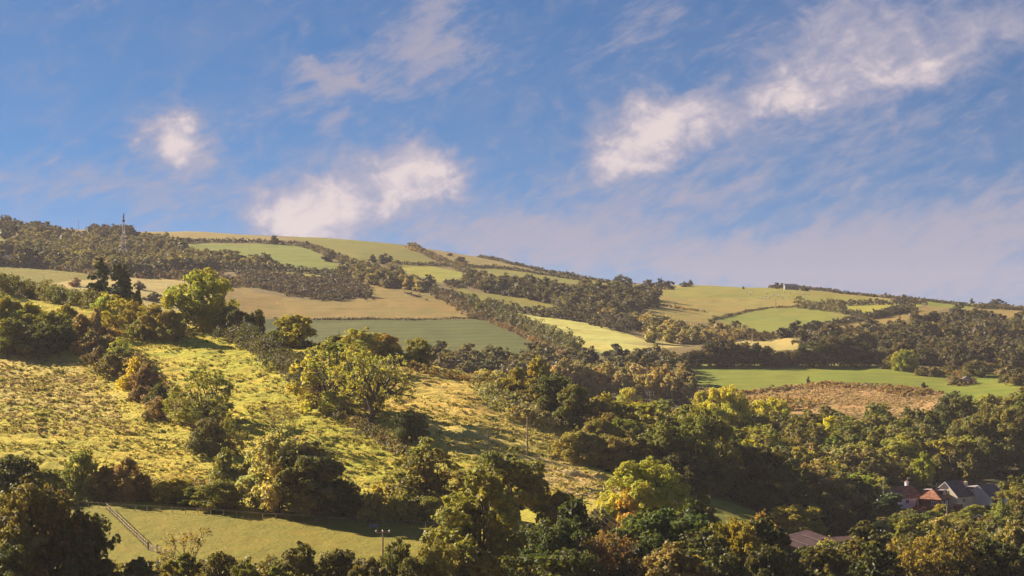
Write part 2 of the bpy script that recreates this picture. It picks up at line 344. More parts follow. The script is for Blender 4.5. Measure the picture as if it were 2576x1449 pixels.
# colour, tussock amount, drill-line amount
OLIVE = (.19, .178, .020); TAN = (.235, .175, .043); GREEN = (.17, .19, .016); BRIGHT = (.245, .240, .022); STRAW = (.36, .29, .09); PALE = (.46, .42, .11)
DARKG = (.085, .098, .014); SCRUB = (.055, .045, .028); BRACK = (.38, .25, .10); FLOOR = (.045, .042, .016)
FAR = [
 ([(95,572),(190,588),(215,600),(150,598)], BRIGHT, .2, 0),
 ([(-200,570),(30,566),(60,570),(40,590),(-200,600)], GREEN, .3, 0), ([(-200,605),(20,600),(30,620),(-200,625)], GREEN, .3, 0),
 ([(180,572),(235,577),(300,590),(230,590)], TAN, .3, 0), ([(235,592),(330,596),(330,604),(250,602)], BRIGHT, .2, 0),
 ([(350,583),(480,580),(640,592),(760,600),(700,604),(640,606),(450,604),(380,594)], (.23, .18, .045), .25, 0),
 ([(445,613),(535,612),(640,614),(770,618),(805,640),(850,668),(895,682),(830,690),(700,668),(600,658),(480,625)], GREEN, .1, .6),
 ([(735,595),(900,600),(1010,616),(1095,659),(1085,664),(1000,662),(900,655),(850,645),(800,625),(760,608)], OLIVE, .3, .5),
 ([(1030,618),(1100,630),(1250,650),(1350,678),(1300,682),(1180,664),(1110,658)], (.22, .175, .045), .2, 0),
 ([(1150,668),(1250,672),(1440,695),(1560,708),(1545,722),(1440,714),(1330,707),(1250,699),(1160,684)], OLIVE, .2, 0),
 ([(1000,665),(1075,668),(1170,686),(1160,698),(1110,712),(1060,697),(1010,682)], BRIGHT, .1, 0),
 ([(595,678),(700,680),(815,690),(800,702),(690,704),(620,692)], OLIVE, .3, 0),
 ([(330,698),(420,693),(560,700),(590,742),(450,815),(330,800),(330,740)], STRAW, .3, 0),
 ([(560,700),(600,690),(640,735),(760,755),(920,752),(935,708),(1060,735),(1150,762),(1218,802),(690,802),(560,802)], TAN, .6, .3),
 ([(-200,672),(140,674),(215,686),(232,705),(110,716),(0,726),(-200,730)], OLIVE, .7, 0),
 ([(100,718),(175,706),(232,704),(330,700),(330,760),(100,740)], STRAW, .25, 0),
 ([(560,803),(1218,803),(1285,828),(1400,882),(1350,893),(1100,897),(560,897)], DARKG, .2, 1.),
 ([(1150,720),(1190,735),(1320,748),(1400,765),(1500,790),(1560,815),(1530,815),(1400,792),(1280,776),(1200,762),(1150,745)], OLIVE, .3, 0),
 ([(1185,768),(1250,777),(1350,790),(1450,805),(1550,828),(1625,857),(1680,862),(1560,892),(1445,892),(1420,850),(1345,824),(1280,794)], PALE, .08, .35),
 ([(1600,755),(1642,722),(1735,714),(1822,717),(1960,722),(2110,738),(2254,752),(2260,758),(2085,764),(2010,770),(1935,777),(1835,794),(1772,812),(1700,805),(1640,785)], (.245, .205, .045), .5, 0),
 ([(1650,735),(1740,718),(1900,722),(2100,740),(2240,755),(2080,760),(1990,757),(1850,748),(1700,752)], (.20, .19, .026), .3, 0),
 ([(1800,801),(1935,775),(2010,772),(2072,782),(2147,796),(2122,806),(2072,816),(1960,836),(1885,836),(1835,820)], (.17, .185, .022), .25, 0),
 ([(2088,768),(2254,764),(2330,764),(2300,776),(2180,788),(2095,783)], BRIGHT, .1, 0),
 ([(2127,816),(2307,778),(2345,766),(2385,774),(2295,800),(2207,822)], TAN, .4, 0),
 ([(2385,772),(2700,774),(2700,812),(2520,800),(2420,782)], TAN, .4, 0),
 ([(2325,752),(2475,768),(2700,770),(2700,776),(2420,778),(2335,770)], GREEN, .2, 0),
 ([(1840,862),(1960,846),(2035,860),(2100,878),(1985,880),(1920,884)], STRAW, .1, 0), ([(2020,860),(2060,862),(2110,880),(2080,884)], STRAW, .1, 0),
 ([(1560,862),(1680,858),(1720,872),(1660,876)], STRAW, .1, 0),
 ([(1700,915),(2230,918),(2300,932),(2400,940),(2700,940),(2700,960),(2500,962),(2430,980),(2380,988),(2300,975),(2180,967),(2070,962),(1990,970),(1940,982),(1880,983),(1790,980),(1740,968)], (.17, .195, .016), .25, .6),
 ([(1730,968),(1790,980),(1880,983),(1940,982),(1990,970),(2070,962),(2180,967),(2300,975),(2385,990),(2450,1000),(2450,1080),(1700,1060)], BRACK, .6, 0),
 ([(2300,977),(2520,955),(2700,950),(2700,1015),(2450,1015),(2385,992)], (.17, .195, .016), .25, .6),
 ([(2230,915),(2330,928),(2330,934),(2250,926)], TAN, .2, 0),
]
NEAR = [
 ([(140,1262),(270,1272),(1200,1322),(1250,1600),(-300,1600),(-300,1262)], (.195, .185, .020), .42, 0),
 ([(-300,1100),(60,1110),(170,1160),(200,1262),(-300,1262)], (.38, .34, .04), .3, 0),
 ([(300,825),(430,815),(640,860),(800,990),(980,1110),(900,1150),(700,1050),(560,950),(420,900)], (.43, .41, .038), .5, 0),
 ([(600,960),(800,990),(1000,1120),(980,1230),(800,1200),(600,1100)], (.43, .41, .038), .6, 0),
 ([(-300,880),(150,890),(260,960),(300,1060),(100,1040),(-300,1020)], (.48, .40, .09), .55, 0),
 ([(820,865),(1010,905),(1200,945),(1240,1000),(1100,960),(900,905)], (.52, .39, .16), .6, 0),
 ([(1010,905),(1200,945),(1290,1000),(1400,1080),(1560,1260),(1380,1240),(1200,1160),(1050,1110),(980,1000)], (.55, .45, .10), .6, 0),
 ([(1350,1130),(1530,1190),(1570,1260),(1500,1290),(1360,1240)], (.52, .40, .15), .5, 0),
 ([(1720,1230),(1800,1235),(1920,1290),(1900,1345),(1790,1350),(1740,1300)], (.22, .22, .035), .3, 0),
 ([(-200,740),(200,775),(300,800),(260,850),(160,870),(-200,860)], (.38, .34, .04), .4, 0),
]
def cols_of(xs):
    return xs
colx = np.concatenate([np.arange(-5600, -160, 160.), np.arange(-160, 2737, 4.), np.arange(2740 + 157, 8200, 160.)])
segn = [3, 6, 10, 70, 36, 110, 130, 26, 18, 22, 40, 70, 55, 60, 75, 10, 4, 3]
rows = []
for k in range(NL - 1):
    n = segn[k]
    d0 = np.interp(colx, GX, LD[k]); d1 = np.interp(colx, GX, LD[k + 1])
    for j in range(n): rows.append((k, d0 + (d1 - d0) * j / n))
rows.append((NL - 1, np.interp(colx, GX, LD[-1])))
RD = np.array([r[1] for r in rows]); RK = np.array([r[0] for r in rows])
NR, NC = RD.shape
PXg = np.broadcast_to(colx, RD.shape)
Hg = height(PXg, RD)
PYg = HY - Hg * F / RD
col = np.zeros((NR, NC, 3)); tus = np.zeros((NR, NC)); lin = np.zeros((NR, NC))
nearm = (RK[:, None] < 8) & np.ones((1, NC), bool)
col[:] = (.17, .135, .05); tus[:] = .5
nm = nearm
col[nm] = (.47, .42, .05); tus[nm] = .7
# rank pasture above, woodland floor on the valley side to the right
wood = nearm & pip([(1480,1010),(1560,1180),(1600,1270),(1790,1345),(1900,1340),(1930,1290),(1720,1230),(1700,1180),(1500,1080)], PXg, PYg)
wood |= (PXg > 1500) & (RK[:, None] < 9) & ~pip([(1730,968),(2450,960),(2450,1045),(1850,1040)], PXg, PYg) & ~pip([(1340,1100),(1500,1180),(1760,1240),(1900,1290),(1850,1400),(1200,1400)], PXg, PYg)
pyj = PYg + fbm(PXg / 30., RD / 25., 77, 3) * 5; pxj = PXg + fbm(PXg / 25., RD / 30., 78, 3) * 9
for poly, c, a, l in FAR:
    m = (~nearm) & pip(poly, PXg + (pxj - PXg) * .3, PYg + (pyj - PYg) * .2)
    col[m] = c; tus[m] = a; lin[m] = l
pyj = PYg + fbm(PXg / 60., PYg / 40., 77, 4) * 60; pxj = PXg + fbm(PXg / 50., PYg / 40., 78, 4) * 60
for i, (poly, c, a, l) in enumerate(NEAR):
    m = nearm & (pip(poly, PXg, PYg) if i == 0 else pip(poly, pxj, pyj))
    col[m] = c; tus[m] = a; lin[m] = l
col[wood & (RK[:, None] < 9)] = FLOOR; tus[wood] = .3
clear = nearm & pip([(1700,1215),(1800,1238),(1930,1292),(1900,1352),(1790,1352),(1740,1300)], PXg, PYg)
col[clear] = (.22, .22, .035); tus[clear] = .25
# mud trodden by the gate
Xg = (PXg - CX) / F * RD
V = np.stack([Xg, RD, Hg + CAMZ], -1).reshape(-1, 3)
ii = np.arange(NR * NC).reshape(NR, NC)
def quads(r0, r1):
    return np.stack([ii[r0:r1, :-1], ii[r0:r1, 1:], ii[r0+1:r1+1, 1:], ii[r0+1:r1+1, :-1]], -1).reshape(-1, 4)

m, t, out = newmat('pasture'); MG = m
b = t.new('ShaderNodeBsdfPrincipled'); b.inputs['Roughness'].default_value = .9; b.inputs['Specular IOR Level'].default_value = .15
at = t.new('ShaderNodeAttribute', attribute_name='cover'); at2 = t.new('ShaderNodeAttribute', attribute_name='rank'); at3 = t.new('ShaderNodeAttribute', attribute_name='drill')
ge = t.new('ShaderNodeNewGeometry'); pos = ge.outputs['Position']
T_ = at2.outputs['Fac']; D_ = at3.outputs['Fac']
st = t.vmath('MULTIPLY', pos, (1., 1.9, 0))
big = t.noise(pos, .018, 4, .6); mid = t.noise(st, .11, 5, .62, .4); fin = t.noise(st, .55, 5, .68, .3); vf = t.noise(pos, 1.6, 3, .7)
c = at.outputs['Color']
# broad drift of growth over the field
c = t.mix(t.math('MULTIPLY', t.ramp(big, .35, .65), .5), c, t.mix(1., c, (1.25, .98, .85, 1), 'MULTIPLY'))
c = t.mix(t.math('MULTIPLY', t.ramp(mid, .42, .62), t.math('MULTIPLY', T_, .62)), c, t.mix(1., c, (1.5, 1.08, 1.25, 1), 'MULTIPLY'))
mo = t.noise(t.vmath('MULTIPLY', pos, (1., .7, 0)), .06, 7, .7, .5)
c = t.mix(t.ramp(mo, .62, .36, 0., .55), c, t.mix(1., c, (.70, .80, .72, 1), 'MULTIPLY'))
# rank tufts, dead stalks
dk = t.math('MULTIPLY', t.ramp(fin, .52, .68), t.math('MULTIPLY', T_, .6))
c = t.mix(dk, c, t.mix(.6, c, (.075, .050, .022, 1)))
lt = t.math('MULTIPLY', t.ramp(vf, .5, .7), t.math('MULTIPLY', T_, .4))
c = t.mix(lt, c, t.mix(.5, c, (.50, .40, .17, 1)))
c = t.mix(t.math('MULTIPLY', t.ramp(vf, .35, .7), .16), c, t.mix(1., c, (.6, .65, .6, 1), 'MULTIPLY'))
# drill and mowing lines
wv = t.new('ShaderNodeTexWave', wave_type='BANDS', bands_direction='Y'); t.put(wv.inputs['Vector'], pos); wv.inputs['Scale'].default_value = .016; wv.inputs['Distortion'].default_value = 3.2; wv.inputs['Detail'].default_value = 2; wv.inputs['Detail Scale'].default_value = .6
c = t.mix(t.math('MULTIPLY', t.math('MULTIPLY', wv.outputs[1], D_), t.ramp(mid, .3, .6, .4, 1.)), c, t.mix(1., c, (.66, .74, .7, 1), 'MULTIPLY'))
t.put(b.inputs['Base Color'], c)
hh = t.math('ADD', t.math('MULTIPLY', fin, 1.3), t.math('MULTIPLY', vf, .5))
bp = t.new('ShaderNodeBump'); t.put(bp.inputs['Height'], hh); t.put(bp.inputs['Strength'], t.ramp(T_, 0, 1, .12, 1.)); bp.inputs['Distance'].default_value = 1.2
t.l.new(bp.outputs[0], b.inputs['Normal']); t.l.new(b.outputs[0], out.inputs[0])

split = int(np.where(RK == 8)[0][0])
def land(name, r0, r1, label):
    q = quads(r0, r1)
    used = np.unique(q); rem = np.full(NR * NC, -1); rem[used] = np.arange(len(used))
    C4 = np.concatenate([col.reshape(-1, 3), np.ones((NR * NC, 1))], 1)[used]
    me = np_mesh(name, V[used], rem[q], [MG], {'cover': ('FLOAT_COLOR', 'POINT', C4), 'rank': ('FLOAT', 'POINT', tus.ravel()[used]), 'drill': ('FLOAT', 'POINT', lin.ravel()[used])}, True)
    o = link(bpy.data.objects.new(name, me)); tag(o, label, 'ground', kind='structure'); return o
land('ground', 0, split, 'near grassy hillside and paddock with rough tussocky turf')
land('hills', split, NR - 1, 'far rolling hills divided into green and straw coloured fields')
# ------------------------------------------------------------------ foliage
def leafmat(name, trans=.35, tintvar=.5):
    m, t, out = newmat(name)
    oi = t.new('ShaderNodeObjectInfo'); at = t.new('ShaderNodeAttribute', attribute_name='v'); ge = t.new('ShaderNodeNewGeometry')
    v = at.outputs['Fac']; n = t.noise(ge.outputs['Position'], .22, 3)
    c = oi.outputs['Color']
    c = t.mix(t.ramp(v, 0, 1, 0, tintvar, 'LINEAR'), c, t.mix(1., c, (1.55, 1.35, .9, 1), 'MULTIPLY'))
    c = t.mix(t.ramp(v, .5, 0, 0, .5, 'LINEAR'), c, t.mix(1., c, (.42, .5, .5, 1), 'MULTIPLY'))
    c = t.mix(t.ramp(n, .4, .72, 0, .38), c, t.mix(1., c, (1.35, 1.0, .8, 1), 'MULTIPLY'))
    hn = t.noise(ge.outputs['Position'], .055, 2, .6)
    c = t.mix(t.ramp(hn, .38, .62, 0, .55), c, t.mix(1., c, (1.45, 1.25, .95, 1), 'MULTIPLY')); c = t.mix(t.ramp(hn, .5, .3, 0, .6), c, t.mix(1., c, (.68, .86, .85, 1), 'MULTIPLY'))
    d = t.new('ShaderNodeBsdfPrincipled'); t.put(d.inputs['Base Color'], c); d.inputs['Roughness'].default_value = .62; d.inputs['Specular IOR Level'].default_value = .22
    tr = t.new('ShaderNodeBsdfTranslucent'); t.put(tr.inputs['Color'], t.mix(1., c, (1.5, 1.55, .6, 1), 'MULTIPLY'))
    mx = t.new('ShaderNodeMixShader'); mx.inputs[0].default_value = trans
    t.l.new(d.outputs[0], mx.inputs[1]); t.l.new(tr.outputs[0], mx.inputs[2]); t.l.new(mx.outputs[0], out.inputs[0]); return m
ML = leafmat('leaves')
def grassmat():
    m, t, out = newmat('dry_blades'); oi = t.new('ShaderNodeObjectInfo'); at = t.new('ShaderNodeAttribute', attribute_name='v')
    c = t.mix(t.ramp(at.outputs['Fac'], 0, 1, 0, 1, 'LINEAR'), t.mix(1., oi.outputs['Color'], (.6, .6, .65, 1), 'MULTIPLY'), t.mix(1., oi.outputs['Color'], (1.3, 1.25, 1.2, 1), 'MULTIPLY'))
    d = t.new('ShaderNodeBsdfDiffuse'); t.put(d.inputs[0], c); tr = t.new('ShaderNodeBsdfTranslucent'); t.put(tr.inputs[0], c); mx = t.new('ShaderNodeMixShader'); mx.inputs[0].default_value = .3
    t.l.new(d.outputs[0], mx.inputs[1]); t.l.new(tr.outputs[0], mx.inputs[2]); t.l.new(mx.outputs[0], out.inputs[0]); return m
MGR = grassmat(); MN = leafmat('needles', .08, .3)
MBK = simple('bark', (.10, .078, .055), .9, .3, 4., bump=.5)
MBP = simple('pale_bark', (.22, .17, .12), .9, .3, 4., bump=.5)

def unit(v): return v / (np.linalg.norm(v, axis=-1, keepdims=True) + 1e-9)
def cards(C, N, s, g, el=1.5):
    """one bent leaf spray per centre C with facing N and size s"""
    n = len(C)
    r = unit(g.normal(size=(n, 3))); a = unit(np.cross(N, r)); b = np.cross(N, a)
    s = np.asarray(s).reshape(-1, 1) * np.ones((n, 1)); e = s * (el * g.uniform(.7, 1.2, (n, 1)))
    a = a * s * .5; b = b * e * .5; k = N * s * .22
    V = np.stack([C - a - b * .6 - k, C + a * .9 - b - k * .4, C + a + b * .7 + k * 0, C - a * .8 + b - k], 1)
    return V.reshape(-1, 3)
def clumps(C, Rr, n, size, g, sub=.36, up=.35, inner=.12, flat=1., jit=.55):
    """leaf sprays gathered into bunches over ellipsoidal boughs; C (k,3), Rr (k,3); n sprays in all"""
    area = (Rr[:, 0] * Rr[:, 2]) ** .9; cnt = np.maximum(3, (n * area / area.sum())).astype(int)
    CC = []; NN = []; VV = []
    for c, r, k in zip(C, Rr, cnt):
        ns = max(4, int(k / 22))
        d = unit(g.normal(size=(ns, 3)) + (0, 0, up)); sc = c + d * r * g.uniform(.62, 1.0, (ns, 1)); sr = sub * np.mean(r) * g.uniform(.7, 1.3, ns)
        idx = g.integers(0, ns, k)
        dd = unit(g.normal(size=(k, 3)) + d[idx] * .9 + (0, 0, .25))
        rad = np.where(g.random((k, 1)) < inner, g.uniform(.1, .8, (k, 1)), g.uniform(.75, 1.12, (k, 1)))
        p = sc[idx] + dd * sr[idx][:, None] * rad * (1, 1, flat)
        CC.append(p); NN.append(unit(dd + g.normal(size=(k, 3)) * jit + (0, 0, .2))); VV.append(np.clip(g.normal(.5, .2, k) + (g.random(ns)[idx] - .5) * .55, 0, 1))
    C_ = np.concatenate(CC); N_ = np.concatenate(NN); v = np.concatenate(VV)
    return cards(C_, N_, size * g.uniform(.65, 1.35, len(C_)), g), v
def leafmesh(name, V, v, mat):
    Q = np.arange(len(V)).reshape(-1, 4)
    return np_mesh(name, V, Q, [mat], {'v': ('FLOAT', 'FACE', v)})
def curve(p0, p1, g, n=5, wob=.12, sag=0.):
    p0 = np.array(p0, float); p1 = np.array(p1, float); L = np.linalg.norm(p1 - p0); out = []
    o = g.normal(size=3) * wob * L
    for i in range(n):
        s = i / (n - 1); q = p0 * (1 - s) + p1 * s + o * math.sin(math.pi * s) + (0, 0, sag * L * math.sin(math.pi * s)); out.append(q)
    return out

PROTO = {}
def proto(name, H, W, wood, crown):
    """H and W are read off the finished crown, so that a tree can be asked for by its real size"""
    me = crown or wood; n = len(me.vertices); a = np.zeros(n * 3, np.float32); me.vertices.foreach_get('co', a); a = a.reshape(-1, 3)
    PROTO[name] = (float(np.percentile(a[:, 2], 99.8)), float(np.percentile(a[:, 0], 99) - np.percentile(a[:, 0], 1) + np.percentile(a[:, 1], 99) - np.percentile(a[:, 1], 1)) / 2, wood, crown)
def wood_obj_mesh(mb, mat=None):
    me = bpy.data.meshes.new('wood'); me.from_pydata(mb.v, [], mb.f); me.materials.append(mat or MBK)
    me.polygons.foreach_set('use_smooth', [True] * len(me.polygons)); return me
def broad(name, seed, H=14., W=14., n=6000, size=.42, nl=16, base=.22, fork=.25, top=1., squash=.8, sub=.36, lobe=.30, shape='dome', mat=None, trunk=True, rt=.35, lump=1., jit=.55, core=1.):
    g = np.random.default_rng(seed); C = []; Rr = []; nl = int(nl * (1.6 if name[:3] == 'far' else 2.3))
    ph = g.uniform(0, 6.28, 6); us = (g.permutation(nl) + g.uniform(.1, .9, nl)) / nl
    def outline(an, u):          # uneven outline of the crown
        return 1 + lump * (.16 * math.sin(an + ph[0]) + .13 * math.sin(2 * an + ph[1] + 3 * u) + .10 * math.sin(3 * an + ph[2] + 6 * u) + .10 * math.sin(9 * u + ph[3]))
    for i in range(nl):
        an = i * 2.39996 + g.uniform(-.5, .5); u = us[i]
        if shape == 'dome': prof = math.sqrt(max(.04, 1 - u ** 3.4)) * (.74 + .26 * min(1, u / .28))
        elif shape == 'oval': prof = (math.sin(math.pi * min(1, .10 + .86 * u ** .85)) ** .8)
        elif shape == 'shrub': prof = math.sqrt(max(.02, 1 - u ** 2.2))
        else: prof = .6 - .35 * u
        prof *= outline(an, u) * g.choice([.95, .8, .45], p=[.58, .27, .15])
        rad = lobe * W * .5 * g.uniform(.55, 1.15) * (1.1 - .35 * u)
        b_ = base if shape != 'shrub' else 0.
        z = (b_ + (1 - b_) * u) * H * (1 + .06 * math.sin(an * 2 + ph[4]))
        C.append((math.cos(an) * (W * .5 * prof - rad * .5), math.sin(an) * (W * .5 * prof - rad * .5), max(z - rad * squash * .6, rad * .4)))
        Rr.append((rad, rad, rad * squash))
    C = np.array(C); Rr = np.array(Rr)
    V, v = clumps(C, Rr, n, size, g, sub=sub)
    # leafy interior so the crown is not hollow; inner shade put into its darker colour
    # loose sprays that break the outline
    V3, v3 = clumps(C, Rr * 1.22, n // 9, size * .9, g, sub=sub * 1.2)
    V = np.concatenate([V, V3]); v = np.concatenate([v, v3])
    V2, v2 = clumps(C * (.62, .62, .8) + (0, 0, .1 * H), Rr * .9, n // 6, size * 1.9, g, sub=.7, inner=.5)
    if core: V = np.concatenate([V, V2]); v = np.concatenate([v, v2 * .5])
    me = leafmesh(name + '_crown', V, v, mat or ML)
    mb = MB()
    f = np.array((g.uniform(-.2, .2), g.uniform(-.2, .2), H * fork))
    if shape != 'shrub':
        mb.tube(curve((0, 0, -.8), f, g, 4, .03), [rt * 1.5, rt * 1.1, rt, rt * .85], 8)
        for c in C[::2]: mb.tube(curve(f * (1, 1, g.uniform(.75, 1.)), c, g, 5, .10), [rt * .55, rt * .42, rt * .3, rt * .2, .05], 5)
    else:
        for c in C[:7]: mb.tube(curve((c[0] * .15, c[1] * .15, -.4), c, g, 4, .08), [.12, .09, .07, .03], 5)
    proto(name, H, W, wood_obj_mesh(mb), me)

def branching(name, seed, H=12., W=12., levels=4, n_leaf=3000, size=.3, spread=.62, stems=1, leafr=.7, fork=.18, rt=.3, bark=None, upb=.25, droop=0., first=6, tipsonly=True):
    """a tree whose limbs show: recursive limbs and light leaf bunches at the twig ends"""
    g = np.random.default_rng(seed); mb = MB(); tips = []
    def grow(p, d, L, r, lv):
        q = p + d * L; mid = curve(p, q, g, 4, .07)
        mb.tube(mid, [r, r * .85, r * .72, r * .6], 6 if lv < 2 else 4 if lv < 3 else 3, cap=False)
        if lv >= 2 and g.random() < (.5 if lv == 2 else .9): tips.append((mid[2], L))
        if lv >= levels or (lv >= 2 and g.random() < .12): tips.append((q, L)); return
        k = first if lv == 0 else int(g.integers(2, 4))
        a0 = g.uniform(0, 6.28)
        for i in range(k):
            an = a0 + i * 6.283 / k + g.uniform(-.4, .4)
            s = spread * g.uniform(.6, 1.35) * (1.15 if lv == 0 else 1)
            pr = unit(np.cross(d, (.3, .2, .9))); qr = np.cross(d, pr)
            nd = unit(d + s * (math.cos(an) * pr + math.sin(an) * qr) + np.array((0, 0, upb - droop * lv)))
            grow(mid[-1] if i else q, nd, L * g.uniform(.62, .86) * (1.25 if lv == 0 else 1), r * .62, lv + 1)
    for s_ in range(stems):
        d = unit(np.array((g.normal() * .12 * stems, g.normal() * .12 * stems, 1.)))
        grow(np.array((g.normal() * .05 * (stems - 1), g.normal() * .05 * (stems - 1), -.6)), d, H * fork + .6, rt, 0)
    T = np.array([p for p, _ in tips])
    # bring to the stated size
    vz = np.array([v[2] for v in mb.v]).max(); wx = np.percentile(np.abs(np.array([v[:2] for v in mb.v])), 99) * 2
    kz = H / vz; kx = W / wx
    mb.v = [(v[0] * kx, v[1] * kx, v[2] * kz) for v in mb.v]; T = T * (kx, kx, kz)
    me = None
    if n_leaf:
        sel = T[g.random(len(T)) < .85]; k = max(1, int(n_leaf / len(sel)))
        idx = np.repeat(np.arange(len(sel)), k)
        dd = unit(g.normal(size=(len(idx), 3)) + (0, 0, .2))
        P_ = sel[idx] + dd * leafr * g.uniform(.2, 1.1, (len(idx), 1))
        V = cards(P_, unit(dd + g.normal(size=dd.shape) * .7 + (0, 0, .3)), size * g.uniform(.6, 1.3, len(idx)), g)
        v = np.clip(g.normal(.5, .22, len(idx)) + (g.random(len(sel))[idx] - .5) * .4, 0, 1)
        me = leafmesh(name + '_crown', V, v, ML)
    proto(name, H, W, wood_obj_mesh(mb, bark), me)

def pine(name, seed, H=16., W=10., irregular=True, n=6000, size=.45, tiers=12):
    g = np.random.default_rng(seed); C = []; Rr = []; mb = MB()
    mb.tube(curve((0, 0, -.8), (g.uniform(-.4, .4), 0, H * .96), g, 6, .02), [.4, .34, .28, .2, .12, .05], 8)
    for i in range(tiers):
        u = .22 + .76 * i / (tiers - 1); z = u * H
        prof = (1.02 - u) ** .75 * 1.15 if not irregular else (.35 + .75 * math.sin(u * 3.4 + .2)) * g.uniform(.6, 1.2)
        for k in range(4 if u < .85 else 2):
            an = g.uniform(0, 6.28); rr = W * .5 * min(1, prof) * g.uniform(.45, .95)
            rad = W * .15 * g.uniform(.7, 1.4)
            c = (math.cos(an) * rr * .85, math.sin(an) * rr * .85, z + g.uniform(-.4, .6) - (0 if irregular else rr * .15))
            C.append(c); Rr.append((rad, rad, rad * .5)); mb.tube(curve((0, 0, z - .6), c, g, 4, .04), [.12, .09, .06, .03], 4)
    V, v = clumps(np.array(C), np.array(Rr), n, size, g, sub=.45, flat=.7)
    proto(name, H, W, wood_obj_mesh(mb), leafmesh(name + '_crown', V, v, MN))

# near, fine leaved
broad('broad_a', 1, n=20000, size=.26, lobe=.26); broad('broad_b', 2, n=20000, size=.26, nl=20, lobe=.24, base=.10); broad('broad_c', 3, n=17000, size=.27, nl=15, lobe=.30, base=.06, lump=.6)
broad('oval_a', 4, H=16, W=11, n=18000, size=.25, shape='oval', nl=20, lobe=.30, base=.10); broad('oval_b', 5, H=19, W=14, n=26000, size=.26, shape='oval', nl=26, lobe=.25, base=.08)
broad('shrub_a', 6, H=5, W=8, n=8000, size=.21, shape='shrub', nl=16, lobe=.34); broad('shrub_b', 7, H=5, W=7, n=7000, size=.21, shape='shrub', nl=12, lobe=.40, lump=.6); broad('shrub_c', 8, H=4, W=8, n=8000, size=.20, shape='shrub', nl=22, lobe=.26)
broad('maple', 31, H=20, W=22, n=40000, size=.28, nl=40, base=.04, fork=.16, lobe=.175, sub=.42, rt=.6, lump=.28)
broad('airy_a', 33, H=14, W=14, n=13000, size=.25, nl=42, lobe=.15, base=.05, fork=.12, core=0, lump=.8, sub=.6, rt=.32); broad('airy_b', 34, H=14, W=12, n=11000, size=.25, nl=34, lobe=.17, base=.04, fork=.10, core=0, lump=.9, sub=.55, rt=.28)
branching('open_d', 19, H=15, W=18, n_leaf=3800, size=.26, leafr=.7, fork=.07, rt=.45, levels=5, first=6, spread=.95, upb=.10)
branching('open_a', 10, H=14, W=18, n_leaf=6000, size=.32, leafr=.8, fork=.10, rt=.42, levels=5, first=5, spread=.85, upb=.12)
branching('open_b', 11, H=13, W=12, n_leaf=10000, size=.32, leafr=.85, fork=.10, rt=.32, levels=5, first=4, spread=.75, upb=.15)
branching('open_c', 12, H=11, W=9, n_leaf=6000, size=.28, leafr=.7, fork=.14, rt=.22, first=4, spread=.7, upb=.15)
branching('bare_a', 13, H=9, W=8, n_leaf=500, size=.2, leafr=.5, fork=.22, rt=.16, stems=1, spread=.5, first=4)
branching('bare_b', 14, H=9, W=7, n_leaf=900, size=.22, leafr=.6, fork=.12, rt=.10, stems=6, spread=.32, first=3, upb=.5)
pine('pine_a', 15, 18, 9, True); pine('pine_b', 16, 16, 12, False, 8000); pine('spruce', 17, 14, 7, False, 3500, .5)
# middle distance, coarser leaved
for i in range(4): broad('wood_%d' % i, 40 + i, n=7000, size=.38, lump=.7, nl=14 + 2 * i, lobe=(.34, .28, .30, .26)[i], base=(.15, .1, .2, .12)[i], W=(13, 14, 12, 15)[i], rt=.3)
for i in range(3): broad('ash_%d' % i, 50 + i, H=15, W=10, n=6000, size=.35, nl=18, shape='oval', lobe=.28, base=.1, rt=.28)
for i in range(2): broad('thicket_%d' % i, 60 + i, H=5, W=8, n=2600, size=.4, shape='shrub', nl=14, lobe=.36)
branching('twiggy', 65, H=13, W=10, n_leaf=1500, size=.45, leafr=1., fork=.2, rt=.22, levels=3, first=5, bark=MBP)
# far
FARV = []
for i in range(5):
    broad('far_%d' % i, 70 + i, n=620, size=.95, nl=7, lobe=.46, lump=.5, jit=.28, sub=.3, W=(13, 14, 12, 10, 12)[i], H=(12, 13, 14, 14, 10)[i], base=.1, rt=.3)
    g_ = PROTO['far_%d' % i]; me = g_[3]
    nv = len(me.vertices); a = np.zeros(nv * 3, np.float32); me.vertices.foreach_get('co', a)
    vv = np.zeros(nv // 4, np.float32); me.attributes['v'].data.foreach_get('value', vv); FARV.append((a.reshape(-1, 3), vv, g_[0], g_[1]))

BASES = []
def tree(kind, px, by, top, wid, colr, label, group=None, cat='tree', name=None, d=None, far=False, grow=1., rz=None):
    """a tree rooted at ground bearing px, elevation by; top and wid say how tall and broad it stands"""
    if d is None: d = hitf(px, by) if far else hitn(px, by)
    H, W, wood, crown = PROTO[kind]
    x, y, z = P(px, d); pg = HY - (z - CAMZ) * F / d
    h = max(1.2, (pg - top) * d / F) * grow; wd = wid * d / F * grow
    nm = name or ('shrub' if cat == 'shrub' else 'tree')
    o = empty(nm, (x, y, z), rz if rz is not None else random.uniform(0, 6.28), (wd / W, wd / W, h / H))
    tag(o, label, cat, group)
    a = link(bpy.data.objects.new('trunk' if cat != 'shrub' else 'stems', wood), o)
    if crown:
        c = link(bpy.data.objects.new('crown' if cat != 'shrub' else 'foliage', crown), o); j = random.uniform(.88, 1.12)
        j *= LEAFK * (.78 if by > 1440 else 1.); c.color = (colr[0] * j, colr[1] * j, colr[2] * j, 1)  # trees low in the frame: edge shade put into a darker leaf colour
    BASES.append((x, y, wd / 2)); return o

